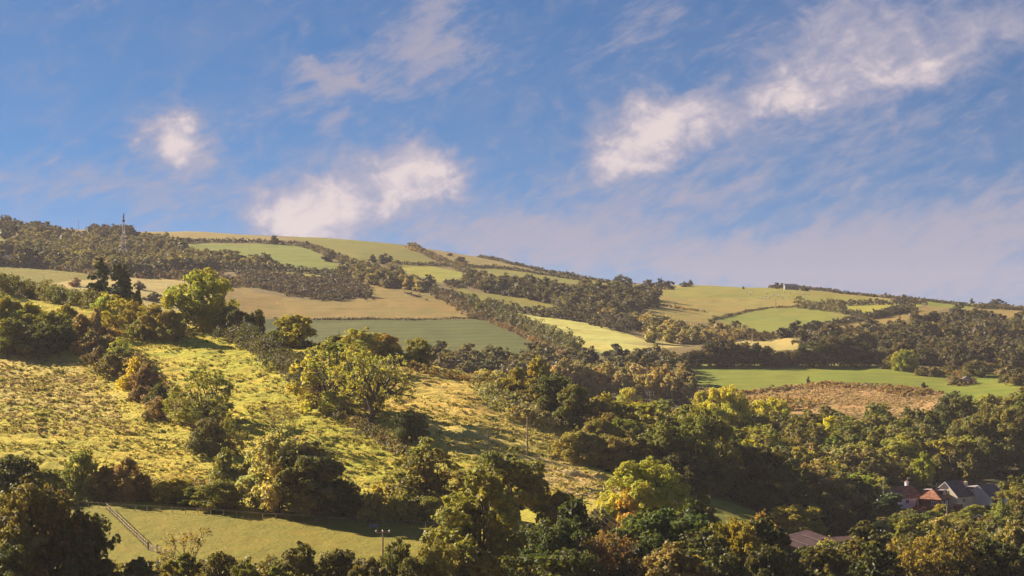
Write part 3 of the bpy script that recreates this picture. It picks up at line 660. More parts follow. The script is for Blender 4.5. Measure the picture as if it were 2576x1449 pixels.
def scrub_mesh(name, pts, hts, rad, n, size, g, colr, mat=None, flat=.8, sub=.45):
    """low growth heaped over ground points"""
    C = np.array(pts, float); h = np.array(hts, float); r = np.array(rad, float)
    C = C + np.stack([0 * h, 0 * h, h * .35], 1)
    V, v = clumps(C, np.stack([r, r, h * .65], 1), n, size, g, sub=sub, inner=.25, flat=flat)
    o = link(bpy.data.objects.new(name, leafmesh(name, V, v, mat or ML))); o.color = (*[q * LEAFK for q in colr], 1); return o
def hedge(line, wid, ht, colr, label, far=False, size=None, dens=1., group='hedges between the fields', uneven=.35, cat='hedge', name='hedge', dd=0.):
    """hedge following ground points (px, py[, d]) ; ht, wid in metres"""
    pts = []
    for q in line:
        d = q[2] if len(q) > 2 else (hitf(q[0], q[1]) if far else hitn(q[0], q[1]))
        pts.append(((q[0] - CX) / F * d, d + dd))
    pts = np.array(pts); seg = np.linalg.norm(np.diff(pts, axis=0), axis=1); L = seg.sum(); s = np.concatenate([[0], np.cumsum(seg)])
    step = max(wid * .38, .8); k = int(L / step) + 2; u = np.linspace(0, L, k)
    seed = int(abs(pts[0, 0] * 7 + pts[0, 1] * 3)) % 9999; g = np.random.default_rng(seed)
    x = np.interp(u, s, pts[:, 0]) + g.normal(size=k) * wid * .16; y = np.interp(u, s, pts[:, 1]) + g.normal(size=k) * wid * .16
    hh = ht * (1 + uneven * (vnoise(u / 9., u * 0, seed) * 1.6 + g.normal(size=k) * .22)); hh = np.clip(hh, ht * .45, ht * 2.2)
    z = gz(x, y) - .2
    D = y.mean(); sz = size or max(.28, D / 1911. * .95)
    n = int(dens * L * (ht * 2 + wid) / (sz * sz) * 1.1)
    # stacked heaps so that the hedge has upright sides
    P1 = np.stack([x, y, z], 1); 
    o = scrub_mesh(name, np.concatenate([P1, P1 + np.stack([0*x, 0*x, hh * .38], 1)]), np.concatenate([hh * .62, hh * .62]), np.full(2 * k, wid * .5), min(n, 60000), sz, g, colr)
    tag(o, label, cat, group); return o
def patch(poly, ht, colr, label, far=True, n=None, size=None, space=5., kind=None, cat='scrub', name='scrub', uneven=.5, group=None):
    """a thicket covering the ground polygon"""
    poly = np.array(poly, float); g = np.random.default_rng(int(poly.sum()) % 9973)
    W_ = [((p[0] - CX) / F * (dd := (hitf if far else hitn)(p[0], p[1])), dd) for p in poly]
    W_ = np.array(W_); x0, y0 = W_.min(0); x1, y1 = W_.max(0)
    xs = np.arange(x0, x1 + space, space); ys = np.arange(y0, y1 + space, space)
    X_, Y_ = np.meshgrid(xs, ys); X_ = (X_ + g.uniform(-.5, .5, X_.shape) * space).ravel(); Y_ = (Y_ + g.uniform(-.5, .5, Y_.shape) * space).ravel()
    m = pip([tuple(q) for q in W_], X_, Y_); X_ = X_[m]; Y_ = Y_[m]
    if len(X_) == 0: return None
    h = ht * (1 + uneven * vnoise(X_ / 14., Y_ / 14., 5) * 2) * g.uniform(.6, 1.3, len(X_))
    D = Y_.mean(); sz = size or max(.3, D / 1911. * 1.0)
    n = n or int(len(X_) * space * space * 2.2 / (sz * sz))
    o = scrub_mesh(name, np.stack([X_, Y_, gz(X_, Y_) - .2], 1), h, np.full(len(X_), space * .75), min(n, 60000), sz, g, colr)
    tag(o, label, cat, group, kind); return o
def far_wood(polys, label, hts=(9, 14), space=10., cols=((.06, .055, .028),), avoid=None, name='far_wood', seedk=0):
    """distant woodland read as one mass: every crown is modelled, all in one object per wood"""
    VV = []; vv = []; g = np.random.default_rng(100 + seedk)
    for poly in polys:
        W_ = np.array([((p[0] - CX) / F * (dd := hitf(p[0], p[1])), dd) for p in poly])
        x0, y0 = W_.min(0); x1, y1 = W_.max(0)
        X_, Y_ = np.meshgrid(np.arange(x0, x1 + space, space), np.arange(y0, y1 + space, space * 1.15))
        X_ = (X_ + g.uniform(-.5, .5, X_.shape) * space).ravel(); Y_ = (Y_ + g.uniform(-.5, .5, Y_.shape) * space).ravel()
        m = pip([tuple(q) for q in W_], X_, Y_)
        for ex in (avoid or []):
            E_ = [((p[0] - CX) / F * (dd := hitf(p[0], p[1])), dd) for p in ex]; m &= ~pip(E_, X_, Y_)
        X_ = X_[m]; Y_ = Y_[m]
        if not len(X_): continue
        Z_ = gz(X_, Y_)
        for x, y, z in zip(X_, Y_, Z_):
            a, v, H, W = FARV[int(g.integers(0, 5))]; h = g.uniform(*hts) * (1 + .5 * float(vnoise(x / 40., y / 40., 9))); s = h / H; sw = s * g.uniform(.95, 1.6); an = g.uniform(0, 6.28)
            c, s_ = math.cos(an), math.sin(an)
            VV.append(np.stack([(a[:, 0] * c - a[:, 1] * s_) * sw + x, (a[:, 0] * s_ + a[:, 1] * c) * sw + y, a[:, 2] * s + z - .3], 1)); vv.append(np.clip(v * .8 + .1 + g.uniform(-.22, .22), 0, 1))
    o = link(bpy.data.objects.new(name, leafmesh(name, np.concatenate(VV), np.concatenate(vv), ML))); o.color = (*[q * LEAFK for q in cols[0]], 1)
    tag(o, label, 'woodland', kind='stuff'); return o
# pigments of foliage
DK = (.040, .048, .016); MD = (.075, .082, .020); OL = (.105, .100, .026); GD = (.19, .165, .028); YG = (.20, .20, .030); GY = (.115, .110, .055); BR = (.085, .064, .034); RS = (.16, .11, .04); BG = (.10, .15, .025)
PN = (.035, .048, .022); FD = (.023, .021, .015); FB = (.042, .034, .024); FG = (.085, .085, .032); FY = (.17, .14, .05)
# ================================================================== near trees, one by one
tree('pine_a', 252, 768, 649, 56, PN, 'tall dark pine with an irregular open crown on the hilltop, left of the conical conifer', cat='pine', name='pine_tree')
tree('pine_b', 303, 765, 664, 66, PN, 'dark conical conifer on the hilltop just right of the taller open pine', cat='pine', name='conifer_tree')
tree('pine_b', 243, 770, 712, 42, PN, 'small low conifer at the foot of the tall open pine', cat='pine', name='conifer_tree')
tree('maple', 507, 831, 678, 164, (.165, .165, .025), 'large spreading golden green tree alone at the top of the near slope', rz=.6)
tree('broad_b', 582, 842, 768, 66, MD, 'dark drooping tree touching the right side of the big golden tree')
tree('open_c', 616, 852, 778, 62, DK, 'small dark hawthorn with bare leaning stems right of the big golden tree')
tree('oval_a', 650, 856, 778, 36, OL, 'slim pale green tree behind the dark hawthorns on the ridge hedge')
tree('airy_b', 290, 832, 742, 78, (.15, .145, .028), 'golden green small tree with twin bare stems on the ridge left of the brown bushes')
tree('airy_a', 335, 838, 756, 72, (.135, .12, .03), 'ochre leaved small tree joined to the golden green twin stemmed tree')
for i, (px, b_, tp, wd, c, l) in enumerate([(385, 848, 762, 90, (.115, .10, .03), 'brownish gold bushy tree in the middle of the ridge thicket'), (432, 856, 780, 78, (.10, .088, .03), 'low brown green bushy tree beside the left foot of the big golden tree'),
        (352, 850, 800, 64, MD, 'dark underbush below the ochre leaved tree on the ridge')]):
    tree(('broad_b', 'broad_c', 'shrub_a')[i], px, b_, tp, wd, c, l, cat='tree' if i < 2 else 'shrub')
for px, b_, tp, wd, c, l in [(15, 862, 748, 100, OL, 'olive willow like tree cut by the left edge below the hilltop hedge'), (72, 862, 762, 96, (.12, .12, .03), 'lighter olive willow like tree between two darker ones below the hilltop hedge'), (130, 872, 782, 92, MD, 'mid green bushy tree at the right end of the willow clump on the left'),
        (30, 890, 800, 110, MD, 'broad dark bush in front of the willow clump at the left edge'), (105, 893, 812, 110, DK, 'very dark second bush in front of the willow clump from the left edge'), (165, 880, 815, 70, DK, 'dark bush tapering down at the right foot of the willow clump')]:
    tree(random.choice(['broad_b', 'broad_c', 'oval_b']), px, b_, tp, wd, c, l, group='willow clump on the left of the hilltop')
for px, b_, tp, wd, c, l in [(205, 848, 790, 60, (.105, .078, .04), 'russet bramble bush left of the bright grass gap on the hilltop'), (240, 850, 775, 50, (.13, .095, .055), 'pinkish brown dead twigged bush in the hilltop grass gap'), (225, 884, 832, 90, (.125, .092, .045), 'brown bracken bush at the head of the slope'), (275, 880, 845, 72, (.13, .10, .05), 'light brown bramble bush at the head of the slope, right of the bracken'),
        (170, 808, 765, 60, OL, 'green bush at the right end of the hilltop hedge below the pines'), (262, 800, 740, 70, (.17, .18, .028), 'bright lime green bush directly under the two dark conifers'), (335, 790, 742, 60, YG, 'yellow green bush right of the conical conifer'), (345, 765, 725, 34, PN, 'small dark evergreen bush at the right foot of the conical conifer')]:
    tree(random.choice(['shrub_a', 'shrub_b', 'shrub_c']), px, b_, tp, wd, c, l, cat='shrub', group='bushes on the left hilltop')
# slope scrub chain
for k, px, b_, tp, wd, c, l in [('airy_b', 302, 900, 848, 56, (.15, .17, .05), 'pale green sapling at the top of the scrub chain on the left slope'), ('shrub_a', 248, 915, 872, 66, BR, 'brown bramble mound at the upper left of the slope scrub chain'), ('shrub_c', 285, 945, 885, 90, (.085, .075, .035), 'dark tangled blackthorn in the slope scrub chain'),
        ('shrub_b', 340, 975, 900, 74, (.20, .17, .025), 'bright yellow leaved bush in the slope scrub chain'), ('shrub_a', 365, 985, 915, 70, (.08, .055, .034), 'reddish brown shaded bush beside the bright yellow bush on the slope'), ('shrub_a', 355, 1008, 972, 56, BR, 'low red brown bramble below the bright yellow bush'), ('shrub_b', 402, 1018, 966, 70, DK, 'very dark green bush below the yellow bush on the slope'), ('shrub_c', 402, 1052, 1010, 66, (.095, .065, .035), 'dark brown bramble just left of the ash tree on the slope'),
        ('shrub_c', 455, 1062, 1015, 60, BR, 'brown twiggy bush under the left of the ash tree on the slope')]:
    tree(k, px, b_, tp, wd, c, l, cat='shrub' if 'shrub' in k else 'tree', group='scrub chain on the left slope')
tree('airy_a', 510, 1064, 928, 156, (.105, .11, .035), 'feathery grey green ash tree standing mid slope above the dark bush')
tree('airy_b', 575, 1150, 1040, 70, OL, 'small grey green tree between the ash and the bush at the foot of the slope')
tree('broad_c', 525, 1150, 1052, 96, (.06, .06, .03), 'dark ivy covered bushy tree below the ash on the slope')
tree('shrub_b', 565, 1216, 1128, 84, (.08, .085, .035), 'rounded grey green bush at the foot of the slope beside the hedge', cat='shrub')
tree('shrub_a', 620, 1220, 1160, 56, OL, 'olive bush squeezed between the rounded bush and the big silver green tree', cat='shrub')
# centre
tree('airy_a', 835, 1033, 858, 215, (.125, .12, .028), 'wide many limbed tree on the hedge line left of the bare limbed tree', rz=1.1)
tree('open_d', 934, 1072, 880, 205, (.115, .115, .028), 'open crowned tree with long bare forked limbs in the middle of the slope', rz=3.7)
tree('airy_b', 900, 935, 858, 90, (.16, .145, .035), 'yellow green crown directly behind the many limbed tree')
tree('broad_b', 1033, 1112, 1032, 88, (.055, .058, .022), 'compact dark thorn tree right of the open crowned tree')
tree('shrub_b', 750, 966, 905, 58, MD, 'dark holly bush on the hedge line left of the many limbed tree', cat='shrub')
tree('shrub_a', 800, 1010, 955, 60, (.08, .07, .03), 'brown green bush under the many limbed tree', cat='shrub')
tree('broad_c', 745, 868, 792, 112, (.16, .14, .025), 'round gold tinged thorn tree on the skyline of the near ridge', rz=2.)
tree('open_c', 707, 885, 830, 50, MD, 'small dark tree in front of the round gold tinged thorn')
for px, b_, tp, wd, c, l in [(848, 888, 842, 84, OL, 'low olive tree behind the ridge pole'), (912, 902, 824, 100, (.14, .14, .035), 'rounded green tree in the ridge clump'), (968, 905, 838, 78, (.16, .12, .035), 'orange tinged tree at the right of the ridge clump'), (1052, 925, 850, 76, (.10, .10, .03), 'single round tree on the ridge hedge right of the clump'), (990, 912, 868, 60, OL, 'low tree between the orange tinged tree and the single round tree')]:
    tree(random.choice(['broad_a', 'broad_b', 'oval_b']), px, b_, tp, wd, c, l, group='trees on the ridge above the middle slope')
tree('bare_a', 706, 1120, 1016, 62, BR, 'leafless lichen grey thorn rising above the silver green tree', name='bare_tree'); tree('bare_a', 748, 1125, 1030, 44, BR, 'smaller leafless thorn right beside the grey bare thorn above the silver green tree', name='bare_tree')
# foot of the slope
tree('broad_b', 700, 1290, 1084, 178, (.155, .145, .075), 'large silver green willow behind the paddock fence', rz=.3)
tree('broad_a', 788, 1300, 1112, 200, (.058, .058, .024), 'large dark green tree joined to the right of the silver willow')
tree('broad_c', 858, 1300, 1205, 100, DK, 'low dark tree falling away right of the large dark green tree')
tree('airy_b', 1075, 1290, 1102, 195, (.115, .105, .035), 'ivy clad tree with twisting limbs right of the paddock hedge')
tree('broad_c', 1060, 1292, 1150, 150, (.075, .072, .025), 'dark dense lower crown beneath the ivy clad tree')
tree('broad_a', 1278, 1330, 1126, 196, (.09, .088, .028), 'broad mid green tree behind the tall pale ash by the paddock')
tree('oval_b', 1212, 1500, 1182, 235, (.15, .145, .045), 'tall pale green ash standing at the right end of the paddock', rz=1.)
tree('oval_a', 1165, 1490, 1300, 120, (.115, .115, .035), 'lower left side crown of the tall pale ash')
tree('broad_c', 1405, 1340, 1236, 104, (.07, .075, .024), 'rounded dark tree left of the slope foot power pole')
tree('maple', 1625, 1340, 1154, 215, (.17, .175, .04), 'big rounded bright green tree at the foot of the right slope', rz=2.2)
tree('broad_b', 1592, 1345, 1222, 110, (.24, .18, .04), 'ochre tinted tree in front of the big rounded bright tree')
tree('shrub_a', 1505, 1335, 1274, 80, (.10, .085, .04), 'brown grey twiggy bush left of the ochre tinted tree', cat='shrub')
tree('broad_c', 1765, 1350, 1246, 82, (.105, .095, .035), 'small rounded tree right of the big rounded bright tree')
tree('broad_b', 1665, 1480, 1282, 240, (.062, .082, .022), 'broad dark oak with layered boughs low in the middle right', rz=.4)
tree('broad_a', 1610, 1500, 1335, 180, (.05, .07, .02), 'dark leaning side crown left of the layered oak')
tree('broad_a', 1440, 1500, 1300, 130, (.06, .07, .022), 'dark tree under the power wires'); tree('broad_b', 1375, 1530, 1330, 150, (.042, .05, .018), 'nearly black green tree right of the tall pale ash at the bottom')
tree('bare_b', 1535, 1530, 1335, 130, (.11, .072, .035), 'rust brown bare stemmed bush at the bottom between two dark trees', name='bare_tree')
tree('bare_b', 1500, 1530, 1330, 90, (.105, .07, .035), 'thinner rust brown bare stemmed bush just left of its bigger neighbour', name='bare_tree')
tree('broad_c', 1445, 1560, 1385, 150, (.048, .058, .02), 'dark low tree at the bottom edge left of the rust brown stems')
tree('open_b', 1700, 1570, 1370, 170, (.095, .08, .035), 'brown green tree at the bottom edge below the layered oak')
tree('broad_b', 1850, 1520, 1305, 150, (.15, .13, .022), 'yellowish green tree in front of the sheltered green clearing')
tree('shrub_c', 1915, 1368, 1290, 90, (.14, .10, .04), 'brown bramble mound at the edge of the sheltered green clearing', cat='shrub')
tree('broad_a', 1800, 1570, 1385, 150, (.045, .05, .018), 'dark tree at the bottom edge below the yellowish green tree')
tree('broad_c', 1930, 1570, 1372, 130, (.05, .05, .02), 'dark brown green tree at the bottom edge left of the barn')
# bottom left
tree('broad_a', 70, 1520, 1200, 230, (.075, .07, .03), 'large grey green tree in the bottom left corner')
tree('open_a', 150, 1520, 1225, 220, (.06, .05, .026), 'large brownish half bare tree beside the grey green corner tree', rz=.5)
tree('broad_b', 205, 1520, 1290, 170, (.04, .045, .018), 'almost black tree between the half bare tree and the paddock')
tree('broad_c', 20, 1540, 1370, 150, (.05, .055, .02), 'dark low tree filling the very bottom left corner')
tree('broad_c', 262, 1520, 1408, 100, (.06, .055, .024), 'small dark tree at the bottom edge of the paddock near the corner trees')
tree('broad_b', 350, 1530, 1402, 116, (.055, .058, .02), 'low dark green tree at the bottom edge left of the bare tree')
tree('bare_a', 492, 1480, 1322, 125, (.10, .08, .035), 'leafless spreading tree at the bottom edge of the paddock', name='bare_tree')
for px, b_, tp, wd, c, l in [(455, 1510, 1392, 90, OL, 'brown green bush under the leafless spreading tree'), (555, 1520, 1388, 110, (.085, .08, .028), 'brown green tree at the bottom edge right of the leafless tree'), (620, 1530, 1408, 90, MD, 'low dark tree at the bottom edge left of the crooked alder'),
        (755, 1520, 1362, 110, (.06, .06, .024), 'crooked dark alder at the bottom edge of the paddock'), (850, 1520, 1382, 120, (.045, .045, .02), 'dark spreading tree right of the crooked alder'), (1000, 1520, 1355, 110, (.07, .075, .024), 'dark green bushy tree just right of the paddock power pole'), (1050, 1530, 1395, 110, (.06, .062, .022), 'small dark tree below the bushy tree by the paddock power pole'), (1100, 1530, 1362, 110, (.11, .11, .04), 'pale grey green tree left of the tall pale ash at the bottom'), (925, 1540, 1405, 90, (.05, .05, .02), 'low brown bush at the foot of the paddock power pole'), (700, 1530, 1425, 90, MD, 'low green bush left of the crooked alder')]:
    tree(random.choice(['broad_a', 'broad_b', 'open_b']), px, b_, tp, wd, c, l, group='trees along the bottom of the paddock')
# left paddock hedge trees
tree('broad_c', 30, 1265, 1144, 130, (.045, .05, .02), 'dark domed bush at the left edge above the paddock')
for px, b_, tp, wd, c, l in [(118, 1262, 1180, 90, OL, 'pale olive shrub right of the dark domed bush'), (205, 1260, 1130, 100, (.11, .115, .04), 'feathery grey green sallow standing up from the paddock hedge'), (262, 1262, 1172, 80, (.095, .075, .035), 'brown tinged shrub right of the feathery sallow'), (318, 1262, 1150, 78, (.14, .105, .055), 'pinkish brown thorn tree standing up from the paddock hedge'),
        (358, 1262, 1192, 66, (.10, .07, .03), 'russet shrub right of the pinkish thorn'), (438, 1268, 1202, 110, (.13, .12, .025), 'yellow green shrub in the paddock hedge'), (548, 1280, 1212, 130, (.115, .11, .025), 'golden green shrub in the paddock hedge left of the silver willow'), (488, 1275, 1225, 90, MD, 'dark shrub between the yellow green and golden green shrubs')]:
    tree(random.choice(['broad_c', 'broad_b', 'oval_b']), px, b_, tp, wd, c, l, group='growth along the paddock hedge')
for px, b_, tp, wd, c, l in [(945, 1306, 1222, 96, (.13, .12, .04), 'pale olive shrub right of the big dark tree by the paddock fence'), (1010, 1310, 1240, 90, (.10, .10, .028), 'green shrub in the paddock hedge below the ivy clad tree'), (1080, 1314, 1250, 90, (.115, .11, .028), 'olive green shrub at the right end of the paddock hedge'), (905, 1305, 1240, 80, (.06, .05, .024), 'brown shaded shrub under the big dark tree')]:
    tree(random.choice(['shrub_a', 'shrub_b', 'broad_c']), px, b_, tp, wd, c, l, group='growth along the paddock hedge', cat='shrub')
# right edge of the slope
for k, px, b_, tp, wd, c, l in [('oval_b', 1356, 1010, 896, 66, (.17, .15, .035), 'tall yellow green tree behind the ridge thicket'), ('oval_a', 1300, 1000, 925, 54, (.15, .135, .035), 'narrow yellow green tree left of the tall one behind the thicket'), ('broad_b', 1395, 1055, 940, 100, DK, 'dark tree right of the tall yellow green tree'), ('broad_a', 1440, 1075, 962, 96, (.065, .07, .024), 'dark domed tree at the right end of the thicket'),
        ('broad_c', 1345, 1020, 965, 100, (.09, .08, .028), 'brown green dome above the silvery thicket'),
        ('broad_a', 1500, 1125, 1048, 76, (.085, .085, .028), 'small olive tree right of the silvery thicket'), ('broad_b', 1555, 1140, 1052, 110, (.075, .085, .022), 'low flat green tree right of the small olive tree'),
        ('broad_c', 1460, 1165, 1085, 120, (.095, .09, .035), 'rounded grey green thorn at the slope edge, first of the row'), ('broad_b', 1525, 1178, 1092, 120, (.11, .095, .035), 'rounded brown green thorn at the slope edge, second of the row'), ('broad_a', 1595, 1194, 1085, 130, (.095, .085, .03), 'rounded olive tree at the slope edge, third of the row'), ('broad_b', 1668, 1215, 1060, 150, (.075, .08, .024), 'tall dark domed tree at the slope edge right of the rounded row'), ('maple', 1757, 1236, 1024, 190, (.085, .085, .024), 'very large domed tree towering over the slope edge'),
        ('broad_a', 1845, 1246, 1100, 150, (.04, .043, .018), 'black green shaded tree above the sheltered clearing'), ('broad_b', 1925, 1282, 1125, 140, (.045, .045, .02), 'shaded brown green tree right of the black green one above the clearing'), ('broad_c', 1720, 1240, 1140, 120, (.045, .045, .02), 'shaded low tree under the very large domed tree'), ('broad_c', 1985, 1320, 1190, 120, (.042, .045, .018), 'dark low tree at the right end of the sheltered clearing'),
        ('broad_b', 1640, 1085, 1010, 90, OL, 'low olive tree beside the twin pole in the valley'), ('maple', 1828, 1130, 972, 120, (.20, .20, .035), 'bright lime green tree at the top of the valley wood below the bracken bank'), ('oval_a', 1770, 1095, 985, 80, (.15, .15, .03), 'yellow green tree left of the bright lime tree'), ('broad_b', 1942, 1105, 1000, 100, (.18, .18, .035), 'second bright green tree right of the lime tree'), ('broad_a', 1890, 1130, 1020, 90, (.10, .10, .03), 'olive tree between the two bright green trees'),
        ('broad_c', 1582, 1040, 976, 74, (.20, .19, .04), 'small round golden tree alone below the bare wood'), ('shrub_a', 1640, 1062, 1022, 70, (.11, .10, .04), 'brambly bush at the foot of the twin pole')]:
    tree(k, px, b_, tp, wd, c, l, cat='shrub' if 'shrub' in k else 'tree', group='trees along the right edge of the slope')
# standouts of the valley wood
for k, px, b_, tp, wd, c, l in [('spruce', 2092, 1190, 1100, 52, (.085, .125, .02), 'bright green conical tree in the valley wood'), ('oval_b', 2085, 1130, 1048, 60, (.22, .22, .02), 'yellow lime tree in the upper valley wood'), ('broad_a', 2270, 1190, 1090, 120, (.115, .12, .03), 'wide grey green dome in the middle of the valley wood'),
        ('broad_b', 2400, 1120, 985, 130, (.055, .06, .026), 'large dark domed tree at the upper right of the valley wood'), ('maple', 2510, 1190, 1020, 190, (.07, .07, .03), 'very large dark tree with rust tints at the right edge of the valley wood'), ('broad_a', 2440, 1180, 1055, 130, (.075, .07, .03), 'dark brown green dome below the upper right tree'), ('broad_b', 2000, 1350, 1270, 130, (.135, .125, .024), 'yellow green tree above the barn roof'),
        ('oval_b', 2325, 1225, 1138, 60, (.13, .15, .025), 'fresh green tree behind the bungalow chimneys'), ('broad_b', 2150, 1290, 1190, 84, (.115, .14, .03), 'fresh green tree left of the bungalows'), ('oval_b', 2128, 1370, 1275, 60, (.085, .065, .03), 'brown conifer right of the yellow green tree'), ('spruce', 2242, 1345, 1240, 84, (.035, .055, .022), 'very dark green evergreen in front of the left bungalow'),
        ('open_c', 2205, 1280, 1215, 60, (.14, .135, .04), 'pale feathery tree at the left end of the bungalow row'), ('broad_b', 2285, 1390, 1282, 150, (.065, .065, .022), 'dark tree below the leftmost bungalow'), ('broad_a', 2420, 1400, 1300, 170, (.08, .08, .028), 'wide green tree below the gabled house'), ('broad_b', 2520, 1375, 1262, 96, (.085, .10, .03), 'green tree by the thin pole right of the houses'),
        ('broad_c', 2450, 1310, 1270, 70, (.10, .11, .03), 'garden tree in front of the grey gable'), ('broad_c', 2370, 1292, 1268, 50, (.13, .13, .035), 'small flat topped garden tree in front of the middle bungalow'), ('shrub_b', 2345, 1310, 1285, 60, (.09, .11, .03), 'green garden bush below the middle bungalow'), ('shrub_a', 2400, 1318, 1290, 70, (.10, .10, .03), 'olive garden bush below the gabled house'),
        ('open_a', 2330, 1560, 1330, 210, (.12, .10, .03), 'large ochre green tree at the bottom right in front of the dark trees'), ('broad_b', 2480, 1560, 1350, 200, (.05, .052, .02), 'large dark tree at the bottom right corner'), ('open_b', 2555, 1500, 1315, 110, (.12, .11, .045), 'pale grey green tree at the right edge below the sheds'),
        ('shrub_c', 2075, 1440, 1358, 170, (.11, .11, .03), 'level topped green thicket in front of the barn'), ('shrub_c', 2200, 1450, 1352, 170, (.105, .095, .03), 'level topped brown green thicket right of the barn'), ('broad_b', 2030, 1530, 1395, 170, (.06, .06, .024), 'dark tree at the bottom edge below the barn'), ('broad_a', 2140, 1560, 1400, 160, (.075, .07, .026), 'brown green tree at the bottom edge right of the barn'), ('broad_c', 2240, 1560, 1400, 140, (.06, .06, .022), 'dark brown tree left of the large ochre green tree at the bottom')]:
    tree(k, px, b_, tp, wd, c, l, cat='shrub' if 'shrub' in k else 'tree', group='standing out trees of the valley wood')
# flowering elder heads at the very bottom
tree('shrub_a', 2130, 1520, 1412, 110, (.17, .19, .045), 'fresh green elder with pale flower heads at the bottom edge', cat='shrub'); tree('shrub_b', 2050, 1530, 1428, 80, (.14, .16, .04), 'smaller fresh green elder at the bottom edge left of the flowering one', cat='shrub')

# ================================================================== valley wood, tree by tree
HOUSE_CLEAR = [(2215, 1225), (2520, 1215), (2560, 1285), (2470, 1330), (2350, 1332), (2225, 1300)]
AREAS = [
 ([(1480,1085),(1760,1092),(1790,1140),(1790,1200),(1560,1150)], 'on the lower left of the valley wood', [OL, MD, (.10,.085,.03), GD]),
 ([(1780,1088),(2150,1090),(2150,1180),(1800,1200)], 'in the upper valley wood below the bracken bank', [OL, (.13,.13,.03), MD, (.10,.085,.038), (.15,.145,.03), GY]),
 ([(2150,1090),(2370,1088),(2400,1066),(2640,1040),(2640,1200),(2150,1190)], 'in the upper right of the valley wood', [MD, (.07,.06,.03), GY, OL, DK]),
 ([(1860,1195),(2200,1185),(2215,1300),(1960,1330)], 'in the valley wood left of the bungalows', [OL, GY, (.10,.085,.038), MD, DK, (.13,.13,.03)]),
 ([(2200,1185),(2640,1195),(2640,1222),(2520,1212),(2215,1222)], 'just behind the bungalow row', [OL, MD, GY, DK]),
 ([(2225,1305),(2350,1335),(2470,1332),(2570,1280),(2640,1290),(2640,1420),(2230,1420)], 'between the houses and the bottom right', [MD, DK, OL, (.07,.06,.025)]),
 ([(1930,1400),(2640,1430),(2640,1560),(1930,1560)], 'along the bottom right edge', [DK, (.055,.055,.02), (.07,.065,.024)]),
 ([(1300,1460),(1930,1440),(1930,1580),(1300,1580)], 'along the bottom edge in the middle', [DK, (.05,.055,.02)]),
]
CN = lambda c: 'dark green' if c in (DK, MD) or sum(c) < .15 else 'golden green' if c[0] > .15 else 'grey green' if c == GY else 'brown green' if c[0] > c[1] * 1.05 else 'olive green'
g = np.random.default_rng(5)
nwood = 0; WOODL = []; NHAND = len(BASES)
for poly, where, cols in AREAS:
    W_ = np.array([((p[0] - CX) / F * (dd := hit(p[0], p[1], 270., 900.)), dd) for p in poly]); x0, y0 = W_.min(0); x1, y1 = W_.max(0)
    y = y0
    while y < y1:
        x = x0 + g.uniform(0, 9)
        while x < x1:
            xx = x + g.uniform(-2.5, 2.5); yy = y + g.uniform(-5, 5)
            px = xx / yy * F + CX
            ok = pip([tuple(q) for q in W_], np.array([xx]), np.array([yy]))[0] and min([9] + [math.hypot(xx - b[0], (yy - b[1]) * .6) / (b[2] + 3) for b in BASES[:NHAND]]) > .62
            if ok:
                py = HY - float(height(px, yy)) * F / yy
                c = cols[int(g.integers(0, len(cols)))]
                k = ['wood_0', 'wood_1', 'wood_2', 'wood_3', 'ash_0', 'ash_1', 'ash_2', 'wood_0', 'wood_2', 'twiggy'][int(g.integers(0, 10))]
                h = g.uniform(8.5, 14) * (1.1 if 'ash' in k else 1) * (.72 if 'just behind' in where else 1.); wd = h * g.uniform(.85, 1.15) * (.8 if 'ash' in k else 1.1)
                tpy = py - h * F / yy
                lim = 1298 if (2205 < px < 2530 and yy < 566) else 1366 if (1915 < px < 2150 and yy < 440) else 0
                if lim:
                    if px > 2430 and yy < 566: lim = 1296
                    tpy = max(tpy, lim + g.uniform(0, 14)); h = (py - tpy) * yy / F
                    if h < 3: x += 9; continue
                    wd = max(wd * .6, min(wd, h * 1.5))
                lab = ('pale twiggy half bare' if k == 'twiggy' else ('narrow ' if 'ash' in k else 'rounded ') + CN(c)) + ' tree ' + where
                WOODL.append((k, px, py, py - h * F / yy, wd * F / yy, c, lab, 'trees ' + where, yy, xx)); nwood += 1
            x += g.uniform(8.5, 12.)
        y += 13.5
# nearest to a viewer first; a tree standing right behind two nearer ones shows little
def shown(q):
    hid = sum(1 for r in WOODL if r[8] < q[8] - 4 and q[8] - r[8] < 60 and abs(r[1] - q[1]) < (r[4] + q[4]) * .3 and r[3] < q[3] + 8)
    return (q[2] - q[3]) * q[4] / (1 + 2.2 * hid)
WOODL.sort(key=shown, reverse=True)
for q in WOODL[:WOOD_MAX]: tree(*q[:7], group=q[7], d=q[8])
VV = []; vv = []
for q in WOODL[WOOD_MAX:]:
    me = PROTO[q[0] if q[0] != 'twiggy' else 'ash_0'][3]; H, W = PROTO[q[0] if q[0] != 'twiggy' else 'ash_0'][:2]
    n = len(me.vertices); a = np.zeros(n * 3, np.float32); me.vertices.foreach_get('co', a); a = a.reshape(-1, 4, 3); v = np.zeros(n // 4, np.float32); me.attributes['v'].data.foreach_get('value', v)
    a = a[::2]; v = v[::2]; cc = a.mean(1, keepdims=True); a = (cc + (a - cc) * 1.35).reshape(-1, 3)
    h = (q[2] - q[3]) * q[8] / F; wd = q[4] * q[8] / F; z0 = float(gz(q[9], q[8]))
    VV.append(a * (wd / W, wd / W, h / H) + (q[9], q[8], z0)); vv.append(np.clip(v + g.uniform(-.3, .3), 0, 1))
if VV:
    o = link(bpy.data.objects.new('wood_interior', leafmesh('wood_interior', np.concatenate(VV), np.concatenate(vv), ML))); o.color = (.085 * LEAFK, .08 * LEAFK, .03 * LEAFK, 1)
    tag(o, 'half hidden trees filling in the valley wood behind the nearer crowns', 'woodland', kind='stuff')
